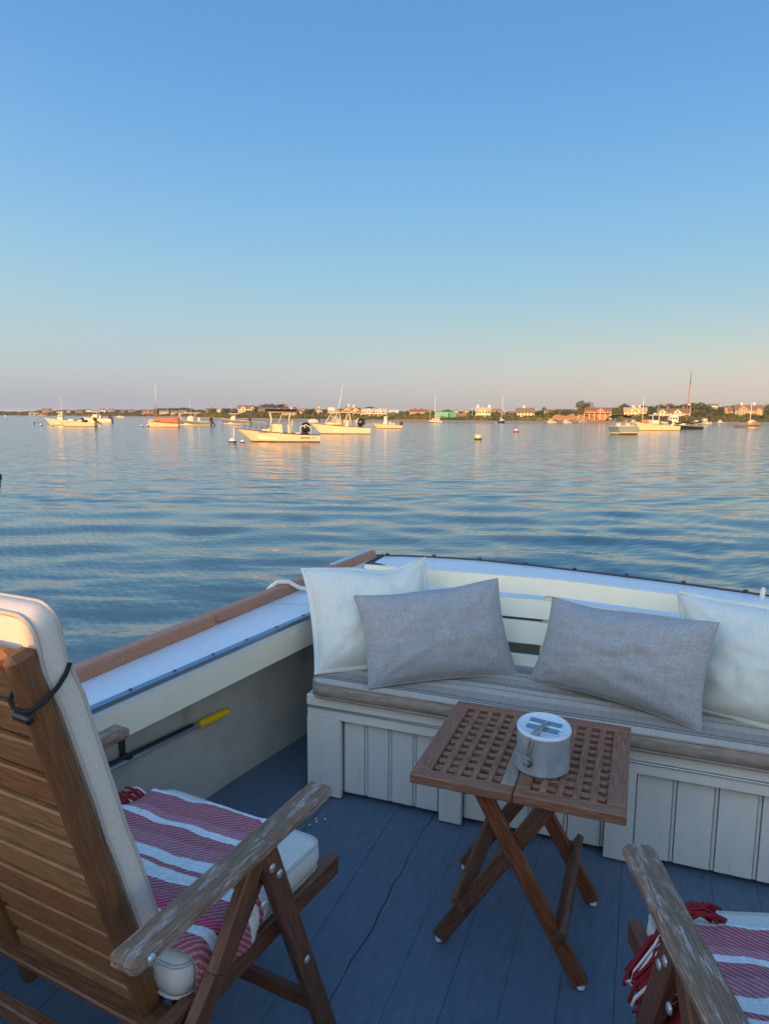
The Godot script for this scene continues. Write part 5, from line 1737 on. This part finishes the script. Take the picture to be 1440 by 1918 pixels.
func bench_things() -> void:
	var s := slab(2.12, 0.5, 0.058, 0.05, 0.012, 3)
	var o := thing("seat_cushion", "long striped grey bench cushion with worn brown front edge", "cushion", BT * Transform3D(Basis(), V(-0.005, 0.386, 2.308)))
	put(o, "side_band", s[0], M.bench_side)
	put(o, "top_panel", s[1], M.bench_cloth)
	put(o, "piping", s[2], M.bench_side)
	pillow("pillow", "square white linen pillow in the left corner of the bench", [V(-1.06, 0.455, 2.12), V(-0.66, 0.455, 2.34), V(-0.785, 0.825, 2.5), V(-1.22, 0.775, 2.33)], 0.2, M.linen_white, {seed = 3, pinch = 0.08, flange = 0.014, dents = [[0.35, 0.45, 0.16]]})
	pillow("pillow", "oblong grey linen pillow leaning on the left white pillow", [V(-0.835, 0.452, 2.06), V(-0.385, 0.452, 2.375), V(-0.478, 0.785, 2.43), V(-0.945, 0.735, 2.19)], 0.19, M.linen_grey, {seed = 5, dents = [[-0.5, 0.5, 0.05], [0.35, 0.3, 0.04]]})
	pillow("pillow", "oblong grey linen pillow right of the gap, behind the table", [V(-0.338, 0.452, 2.33), V(0.2, 0.452, 2.12), V(0.235, 0.765, 2.2), V(-0.275, 0.745, 2.4)], 0.19, M.linen_grey, {seed = 8, dents = [[-0.45, 0.4, 0.06]], slump = 0.05})
	pillow("pillow", "square white linen pillow at the right edge, behind the grey one", [V(0.17, 0.455, 2.29), V(0.62, 0.455, 2.12), V(0.62, 0.8, 2.28), V(0.132, 0.79, 2.44)], 0.19, M.linen_white, {seed = 11, flange = 0.014})


func side_table() -> void:
	rng.seed = 15
	var cx := -0.246
	var ca := 1.734
	var o := thing("side_table", "folding teak side table with a slatted grid top", "table", BT * Transform3D(Basis(), V(cx, 0, ca)))
	var P := func(b: float, h: float, a: float) -> Vector3: return V(b - cx, h, a - ca)
	var x0 := -0.4985
	var x1 := 0.0065
	var xm := (x0 + x1) * 0.5
	var a0 := 1.4985
	var a1 := 1.9695
	var T: Material = M.teak_table
	var y := 0.4875
	for half in 2:
		var l := x0 if half == 0 else xm + 0.0012
		var r := xm - 0.0012 if half == 0 else x1
		var lw := 0.045 if half == 0 else 0.034
		var rw := 0.034 if half == 0 else 0.045
		for e in [a0, a1 - 0.038]:
			beam(o, "end_rail", P.call(l, y, e + 0.019), P.call(r, y, e + 0.019), 0.038, 0.025, T)
		beam(o, "side_rail", P.call(l + lw / 2, y + 0.0005, a0 + 0.038), P.call(l + lw / 2, y + 0.0005, a1 - 0.038), lw, 0.025, M.teak_pale if half == 1 and false else T)
		beam(o, "side_rail", P.call(r - rw / 2, y + 0.0005, a0 + 0.038), P.call(r - rw / 2, y + 0.0005, a1 - 0.038), rw, 0.025, M.teak_pale if half == 0 else T)
		var u0 := l + lw
		var u1 := r - rw
		var pitch := (u1 - u0 + 0.0185) / 5.0
		for k in 4:
			var u := u0 + pitch * (k + 1) - 0.00925
			beam(o, "slat", P.call(u, y + 0.001 + 0.0006 * rng.randf(), a0 + 0.038), P.call(u, y + 0.001, a1 - 0.038), 0.0176, 0.0225, T if half == 0 or k != 0 else M.teak_orange)
		var v0 := a0 + 0.038
		var v1 := a1 - 0.038
		var pv := (v1 - v0 + 0.0185) / 11.0
		for k in 10:
			var v := v0 + pv * (k + 1) - 0.00925
			beam(o, "cross_slat", P.call(u0, y + 0.002, v), P.call(u1, y + 0.002, v), 0.0158, 0.014, [T, T][rng.randi() % 2])
	# crossed legs, one pair in front and one behind
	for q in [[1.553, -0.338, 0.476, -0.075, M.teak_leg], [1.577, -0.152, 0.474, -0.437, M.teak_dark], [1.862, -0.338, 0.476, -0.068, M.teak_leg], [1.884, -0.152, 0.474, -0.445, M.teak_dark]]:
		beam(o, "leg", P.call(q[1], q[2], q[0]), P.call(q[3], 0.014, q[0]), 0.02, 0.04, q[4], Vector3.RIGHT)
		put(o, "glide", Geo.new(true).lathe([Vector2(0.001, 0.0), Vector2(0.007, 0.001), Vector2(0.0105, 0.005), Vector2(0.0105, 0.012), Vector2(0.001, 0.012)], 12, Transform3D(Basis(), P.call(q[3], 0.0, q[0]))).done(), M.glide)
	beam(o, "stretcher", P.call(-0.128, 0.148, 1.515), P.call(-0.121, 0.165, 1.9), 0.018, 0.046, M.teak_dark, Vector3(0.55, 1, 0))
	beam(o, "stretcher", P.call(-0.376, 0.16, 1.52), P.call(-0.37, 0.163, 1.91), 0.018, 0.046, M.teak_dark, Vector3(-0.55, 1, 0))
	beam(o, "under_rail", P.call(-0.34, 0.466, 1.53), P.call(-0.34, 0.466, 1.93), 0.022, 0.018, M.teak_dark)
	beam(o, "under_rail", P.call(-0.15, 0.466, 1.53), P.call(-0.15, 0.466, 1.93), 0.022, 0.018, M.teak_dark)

	# the inflatable lantern
	var tilt := Basis(Vector3.RIGHT, 0.07) * Basis(Vector3.BACK, -0.03)
	var ln := thing("lantern", "squat translucent inflatable lantern with solar lid and grey cord", "lantern", BT * Transform3D(Basis(), V(-0.2, 0.5005, 1.652)))
	var prof := [Vector2(0.001, 0.0), Vector2(0.062, 0.0), Vector2(0.0665, 0.003), Vector2(0.067, 0.008), Vector2(0.0655, 0.03), Vector2(0.0645, 0.06), Vector2(0.065, 0.09), Vector2(0.0665, 0.106), Vector2(0.0655, 0.112), Vector2(0.0625, 0.1135), Vector2(0.0605, 0.111), Vector2(0.058, 0.1095), Vector2(0.001, 0.1095)]
	var rings := []
	for q in prof:
		var ring := []
		for k in 48:
			var a := -TAU * k / 48
			var t := clampf(q.y / 0.11, 0, 1)
			var wob := 1.0 + 0.012 * sin(a * 3.0 + 1.0) * sin(t * PI) + 0.006 * sin(a * 9.0 + t * 5.0) * (1.0 - t)
			var p := Vector3(cos(a) * q.x * wob, q.y, sin(a) * q.x * wob)
			p = p.lerp(tilt * p, t)
			ring.append(p)
		rings.append(ring)
	put(ln, "skin", Geo.new(true).loft(rings.slice(0, 8), true).done(), M.lantern_skin)
	var lid := put(ln, "lid", Geo.new(true).loft(rings.slice(7), true).done(), M.lantern_top)
	var top := Transform3D(tilt * Basis(Vector3.UP, -0.12), tilt * Vector3(0, 0.1105, 0))
	put(lid, "panel_frame", Geo.new().bx(0, 0.0002, 0, 0.083, 0.001, 0.064, 0.0003).done(), M.lantern_top, top)
	for i in 2:
		for j in 2:
			put(lid, "solar_panel", cached_box(0.0385, 0.0012, 0.0225, 0.0), M.solar_cell, top * at(-0.0205 + 0.041 * i, 0.001, -0.0165 + 0.033 * j))
	put(lid, "cord_ridge", Geo.new().bx(0, 0.0015, 0, 0.094, 0.003, 0.008, 0.001).done(), M.lantern_top, top)
	put(lid, "button", Geo.new(true).lathe([Vector2(0.001, 0.0022), Vector2(0.004, 0.0018), Vector2(0.005, 0.0)], 10, top * at(-0.002, 0.0, 0.045)).done(), M.cord_grey)
	put(ln, "rim_seam", Geo.new(true).tube(rings[9] + [rings[9][0]], 0.0011, -1, 5, false).done(), M.lantern_top)
	put(ln, "foot_seam", Geo.new(true).tube(rings[3] + [rings[3][0]], 0.0009, -1, 5, false).done(), M.lantern_skin)
	var cord := Geo.new(true)
	for s in [-1.0, 1.0]:
		cord.tube([Vector3(0.012, 0.114, 0.003 * s), Vector3(0.006, 0.121, 0.02 + 0.003 * s), Vector3(-0.004 + 0.004 * s, 0.119, 0.045), Vector3(-0.012 + 0.006 * s, 0.111, 0.063), Vector3(-0.019 + 0.005 * s, 0.095, 0.0705), Vector3(-0.024 + 0.003 * s, 0.072, 0.0695), Vector3(-0.026 + 0.002 * s, 0.05, 0.0685)], 0.0031, 0.0031, 6)
	put(ln, "cord", cord.done(), M.cord_grey)
	var knot := Geo.new(true)
	for k in 5:
		var kp := []
		for i in 9:
			var a := TAU * i / 8.0 + k
			kp.append(Vector3(-0.027, 0.043, 0.0715) + Basis(Vector3(sin(k * 2.1), cos(k * 1.3), 0.4).normalized(), k * 1.1) * Vector3(cos(a) * 0.0095, sin(a) * 0.0105, 0))
		knot.tube(kp, 0.003, -1, 5, false)
	put(ln, "knot", knot.done(), M.cord_grey)
	put(ln, "cord_lock", Geo.new(true).lathe([Vector2(0.001, 0.012), Vector2(0.006, 0.01), Vector2(0.007, 0.0), Vector2(0.005, -0.006), Vector2(0.001, -0.007)], 10, Transform3D(Basis(Vector3.RIGHT, 0.3), Vector3(-0.022, 0.037, 0.073))).done(), M.bronze_dark)


# ---------------------------------------------------------------- folding armchairs
func C(x: float, y: float, f: float) -> Vector3:
	return Vector3(x, y, -f)

func armchair(label: String, xf: Transform3D) -> Node3D:
	var o := thing("folding_armchair", label, "chair", xf)
	var s0 := C(0, 0.26, -0.08)
	var s1 := C(0, 1.06, -0.305)
	var along := (s1 - s0).normalized()
	var out := along.cross(Vector3.RIGHT).normalized()      # to the front of the back
	if out.z > 0.0:
		out = -out
	for sx in [-1.0, 1.0]:
		var X := Vector3(sx * 0.172, 0, 0)
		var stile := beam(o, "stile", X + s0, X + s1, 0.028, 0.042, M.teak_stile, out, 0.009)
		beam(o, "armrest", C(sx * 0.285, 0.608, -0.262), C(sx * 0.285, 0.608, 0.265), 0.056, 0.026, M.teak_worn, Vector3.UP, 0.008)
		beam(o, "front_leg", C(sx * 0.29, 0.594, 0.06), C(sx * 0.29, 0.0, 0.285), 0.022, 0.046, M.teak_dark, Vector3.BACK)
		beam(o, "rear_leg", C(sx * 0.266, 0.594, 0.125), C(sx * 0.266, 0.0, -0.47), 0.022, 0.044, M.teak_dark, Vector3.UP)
		beam(o, "arm_bracket", C(sx * 0.29, 0.594, 0.035), C(sx * 0.29, 0.45, -0.075), 0.02, 0.042, M.teak_dark, Vector3.UP)
		beam(o, "seat_rail", C(sx * 0.236, 0.345, 0.392), C(sx * 0.236, 0.372, -0.16), 0.026, 0.048, M.teak_dark)
		for q in [[0.53, 0.09, 0.302], [0.5, 0.042, 0.302], [0.555, 0.068, 0.302], [0.285, 0.178, 0.302]]:
			put(o, "bolt", Geo.new(true).lathe([Vector2(0.001, 0.003), Vector2(0.006, 0.002), Vector2(0.0085, 0.0), Vector2(0.0085, -0.003)], 10, Transform3D(Basis(Vector3.BACK, -sx * PI / 2), C(sx * q[2], q[0], q[1]))).done(), M.steel)
		put(o, "bolt", Geo.new(true).lathe([Vector2(0.001, 0.003), Vector2(0.006, 0.002), Vector2(0.0085, 0.0), Vector2(0.0085, -0.003)], 10, Transform3D(Basis(Vector3.BACK, -sx * PI / 2), C(sx * 0.3135, 0.608, -0.232))).done(), M.steel)
	var len := (s1 - s0).length()
	for k in 12:
		var t := 0.055 + 0.0655 * k
		var p := s0 + along * t
		beam(o, "back_slat", p + Vector3(-0.158, 0, 0), p + Vector3(0.158, 0, 0), 0.012, 0.052, [M.teak_gold, M.teak_amber, M.teak_honey, M.teak_amber][rng.randi() % 4], along, 0.003)
	var tp := s0 + along * (len - 0.022)
	beam(o, "top_rail", tp + Vector3(-0.158, 0, 0), tp + Vector3(0.158, 0, 0), 0.026, 0.044, M.teak_gold, along, 0.009)
	for k in 7:
		var f := -0.12 + 0.078 * k
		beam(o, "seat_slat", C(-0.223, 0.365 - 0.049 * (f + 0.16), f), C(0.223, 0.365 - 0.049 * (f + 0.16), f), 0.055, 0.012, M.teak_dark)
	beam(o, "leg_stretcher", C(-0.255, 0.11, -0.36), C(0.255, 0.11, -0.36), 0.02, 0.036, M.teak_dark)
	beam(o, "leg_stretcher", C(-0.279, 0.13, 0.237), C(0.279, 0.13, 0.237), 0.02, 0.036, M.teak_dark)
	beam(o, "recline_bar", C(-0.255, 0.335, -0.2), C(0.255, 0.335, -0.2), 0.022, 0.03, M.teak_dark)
	return o

func chair_things(xf: Transform3D, which: String, mir: float, hang: float) -> void:
	var s := slab(0.472, 0.45, 0.066, 0.035, 0.008, 21)
	var sc := thing("chair_cushion", "off white seat cushion on the %s folding armchair" % which, "cushion", xf * Transform3D(Basis(Vector3.RIGHT, -0.049), C(0, 0.374, 0.122)))
	put(sc, "side_band", s[0], M.canvas)
	put(sc, "top_panel", s[1], M.canvas)
	put(sc, "piping", s[2], M.piping)
	# back cushion, two folds
	var s0 := C(0, 0.26, -0.08)
	var along := (C(0, 1.06, -0.305) - s0).normalized()
	var out := Vector3.RIGHT.cross(along).normalized()
	if out.z > 0.0:
		out = -out
	var fold := func(_x: float, z: float) -> float:
		return -0.012 * exp(-pow((z - 0.29) / 0.018, 2.0)) - 0.006 * exp(-pow((z + 0.02) / 0.02, 2.0))
	var b := slab(0.36, 0.79, 0.043, 0.03, 0.006, 22, fold)
	var basis := Basis(Vector3.RIGHT, out, Vector3.RIGHT.cross(out).normalized())
	var bc := thing("chair_cushion", "tall off white back cushion tied to the %s folding armchair" % which, "cushion", xf * Transform3D(basis, s0 + along * 0.475 + out * 0.023))
	put(bc, "side_band", b[0], M.canvas)
	put(bc, "top_panel", b[1], M.canvas)
	put(bc, "piping", b[2], M.piping)
	# cord and toggle round each stile, in the cushion's own axes: y out of the back, z down
	for sx in [-1.0, 1.0]:
		put(bc, "tie_cord", Geo.new(true).tube([Vector3(sx * 0.181, 0.036, 0.3), Vector3(sx * 0.186, 0.022, 0.292), Vector3(sx * 0.192, 0.0, 0.286), Vector3(sx * 0.194, -0.025, 0.281), Vector3(sx * 0.19, -0.043, 0.279), Vector3(sx * 0.178, -0.0485, 0.279), Vector3(sx * 0.164, -0.0485, 0.283), Vector3(sx * 0.155, -0.045, 0.29), Vector3(sx * 0.15, -0.03, 0.298), Vector3(sx * 0.149, -0.01, 0.303)], 0.0034, 0.0034, 8).done(), M.black_cord)
		put(bc, "toggle", Geo.new().box(Transform3D(Basis(Vector3.UP, 0.08 * sx), Vector3(sx * 0.184, -0.052, 0.274)), Vector3(0.034, 0.011, 0.013), 0.003).done(), M.black_plastic)
		put(bc, "tie_cord", Geo.new(true).tube([Vector3(sx * 0.18, 0.03, -0.36), Vector3(sx * 0.2, 0.0, -0.385), Vector3(sx * 0.21, -0.03, -0.41), Vector3(sx * 0.22, -0.028, -0.43)], 0.005, 0.004, 6).tube([Vector3(sx * 0.19, 0.03, -0.37), Vector3(sx * 0.21, 0.04, -0.4), Vector3(sx * 0.212, 0.03, -0.45)], 0.006, 0.003, 6).done(), M.black_cord)
	# throw, folded across the seat
	var th := thing("throw_blanket", "red and white striped throw with fringes folded on the %s armchair" % which, "blanket", xf * Transform3D(Basis(), C(0, 0.447, 0.1)))
	var nz := FastNoiseLite.new()
	nz.seed = 4
	nz.frequency = 3.0
	var u0 := -0.235
	var u1 := 0.225 + hang
	var f0 := -0.19
	var f1 := 0.225 if mir > 0.0 else 0.185
	var surf := func(u: float, f: float, lift: float) -> Vector3:
		var x := u
		var y := 0.0
		if u > 0.225:
			var e := u - 0.225
			var r := 0.025
			var an := minf(e / r, PI * 0.5)
			x = 0.225 + sin(an) * r
			y = -(1.0 - cos(an)) * r - maxf(e - r * PI * 0.5, 0.0)
			x += nz.get_noise_2d(f * 3.0, e) * 0.03 * smoothstep(0.0, 0.15, e)
		var n := nz.get_noise_2d(u * 1.6, f * 2.4) * 0.008
		y += -0.049 * (f) * 0.9 + n + 0.007 + 0.003 * sin(f * 40.0 + u * 9.0) * smoothstep(-0.1, -0.25, u)
		var ff := f + 0.01 * nz.get_noise_2d(u * 2.0, 7.0) + 0.012 * sin(u * 7.0)
		var ax := x + (lift if u > 0.25 else 0.0)
		return C(ax * mir, y + (lift if u <= 0.25 else 0.0), ff)
	var cols := 44
	for layer in 2:
		var pts := []
		var uvs := []
		var rows := 26
		for j in rows + 1:
			for i in cols + 1:
				var f := lerpf(f1 - 0.012 * layer, f0, float(j) / rows)
				var ur := u1 - (smoothstep(-0.05, 0.2, f) * (0.13 + hang) if mir > 0.0 else 0.0)
				var u := lerpf(u0, ur - 0.03 * layer, float(i if mir > 0.0 else cols - i) / cols)
				var edge := 0.0 if (i == 0 or j == 0 or j == rows or i == cols) else 0.009
				pts.append(surf.call(u, f, edge * (1.0 if layer == 0 else -0.2)))
				uvs.append(Vector2(u * 2.2, (f1 - f) / (f1 - f0) + 0.02 * layer))
		put(th, "cloth" if layer == 0 else "under_fold", sheet(pts, uvs, cols + 1), M.throw)
	rng.seed = 33 + int(mir)
	if mir < 0.0:
		for k in 16:
			var base: Vector3 = surf.call(u1 - 0.03 - 0.002 * k, f1 - 0.012, 0.006)
			var dir := Vector3(rng.randf_range(0.5, 1.0), rng.randf_range(0.05, 0.4), rng.randf_range(-0.7, 0.05)).normalized()
			var p1 := base + dir * 0.025 + Vector3(0, 0.008, 0)
			var p2 := p1 + (dir + Vector3(0.6, -0.2, 0)).normalized() * 0.026
			var p3 := p2 + Vector3(0.022, -0.012, rng.randfn() * 0.008)
			put(th, "tassel", Geo.new(true).tube([base, p1, p2, p3], 0.0028, 0.0036, 5).done(), M.fringe_red)
	var ends := [u0] if mir > 0.0 else [u1]
	for ue in ends:
		var count := 60 if mir > 0.0 else 150
		for k in count:
			var f := lerpf(f0 + 0.01, f1 - 0.03, float(k) / (count - 1))
			var base: Vector3 = surf.call(ue, f, 0.004)
			var dir := Vector3(-mir, 0.0, 0) if ue == u0 else Vector3(mir * 0.5, -0.8, 0).normalized()
			var p1 := base + dir * 0.018 + Vector3(rng.randfn() * 0.004, 0.008 + rng.randf() * 0.008 if ue == u0 else 0.0, rng.randfn() * 0.006)
			var p2 := p1 + dir * rng.randf_range(0.018, 0.036) * (1.0 if ue == u0 else 2.2) + Vector3(rng.randfn() * 0.005, -0.006, rng.randfn() * 0.01)
			var p3 := p2 + (dir + Vector3(0, -0.6, 0)).normalized() * rng.randf_range(0.012, 0.025) + Vector3(0, 0, rng.randfn() * 0.01)
			var m: Material = M.fringe_white if k % 7 == 3 else M.fringe_red
			put(th, "tassel", Geo.new(true).tube([base, p1, p2, p3], 0.0028, 0.0036, 5).done(), m)


func loose_things() -> void:
	# boat hook clipped to the inside of the bulwark
	var h := thing("boat_hook", "steel boat hook with a yellow grip clipped along the inner side", "boat hook", BT * Transform3D(Basis(), V(-1.4, 0.31, 1.7)))
	var P := func(a: float, y: float, o := 0.03) -> Vector3: return V(wall_b(a) + o + 1.4, y - 0.31, a - 1.7)
	rod(h, "shaft", [P.call(0.9, 0.352), P.call(1.45, 0.329), P.call(1.88, 0.309)], 0.0075, M.steel, -1.0, 8)
	rod(h, "shaft", [P.call(0.9, 0.374, 0.028), P.call(1.45, 0.345, 0.028), P.call(1.84, 0.322, 0.028)], 0.006, M.bronze_dark, -1.0, 8)
	rod(h, "grip", [P.call(1.868, 0.31), P.call(1.875, 0.3095), P.call(2.0, 0.302), P.call(2.012, 0.301)], 0.014, M.yellow_grip, -1.0, 12)
	put(h, "bracket", Geo.new().box(Transform3D(Basis(Vector3.UP, -0.18), P.call(1.565, 0.372, 0.006)), Vector3(0.004, 0.085, 0.02), 0.001).box(Transform3D(Basis(Vector3.UP, -0.18), P.call(1.565, 0.331, 0.022)), Vector3(0.034, 0.012, 0.022), 0.003).done(), M.bronze_dark)
	put(h, "bolt", Geo.new(true).lathe([Vector2(0.001, 0.003), Vector2(0.005, 0.002), Vector2(0.006, 0.0)], 8, Transform3D(Basis(Vector3.BACK, -PI / 2), P.call(1.565, 0.4, 0.01))).done(), M.steel)
	# rope over the rail by the pillow
	var path := [V(-1.50, 0.56, 2.5), V(-1.485, 0.63, 2.515), V(-1.458, 0.656, 2.54), V(-1.42, 0.652, 2.575), V(-1.385, 0.625, 2.6), V(-1.34, 0.609, 2.63), V(-1.27, 0.607, 2.655), V(-1.22, 0.606, 2.65)]
	var curve := Curve3D.new()
	for p in path:
		curve.add_point(p - V(-1.4, 0.6, 2.57))
	var r := thing("rope", "white three strand rope led over the varnished rail", "rope", BT * Transform3D(Basis(), V(-1.4, 0.6, 2.57)))
	for k in 3:
		var pts := []
		var ln := curve.get_baked_length()
		for i in 60:
			var t := i / 59.0
			var c := curve.sample_baked(ln * t)
			var c2 := curve.sample_baked(minf(ln * t + 0.005, ln))
			var d := (c2 - c).normalized() if c2.distance_to(c) > 0.0005 else Vector3.RIGHT
			var sd := d.cross(Vector3.UP).normalized()
			var up := sd.cross(d)
			var a := t * 62.0 + TAU * k / 3.0
			pts.append(c + (sd * cos(a) + up * sin(a)) * 0.0052)
		put(r, "strand", Geo.new(true).tube(pts, 0.0056, -1, 5).done(), M.rope)


func _ready() -> void:
	environment()
	var yaw := 0.36238
	BT = Transform3D(Basis(Vector3.UP, -yaw), Vector3(0, DECK, 0))
	materials()
	water()
	land()
	own_boat()
	houses()
	woods()
	boats()
	bench_things()
	side_table()
	var left := BT * Transform3D(Basis(Vector3.UP, -deg_to_rad(6.0)), V(-0.898, 0, 0.96))
	armchair("golden teak folding armchair seen from behind at the left", left)
	chair_things(left, "left", 1.0, 0.085)
	var right := BT * Transform3D(Basis(Vector3.UP, deg_to_rad(18.0)), V(0.378, 0, 1.051))
	armchair("weathered teak folding armchair cut off at the lower right", right)
	chair_things(right, "right", -1.0, 0.012)
	loose_things()
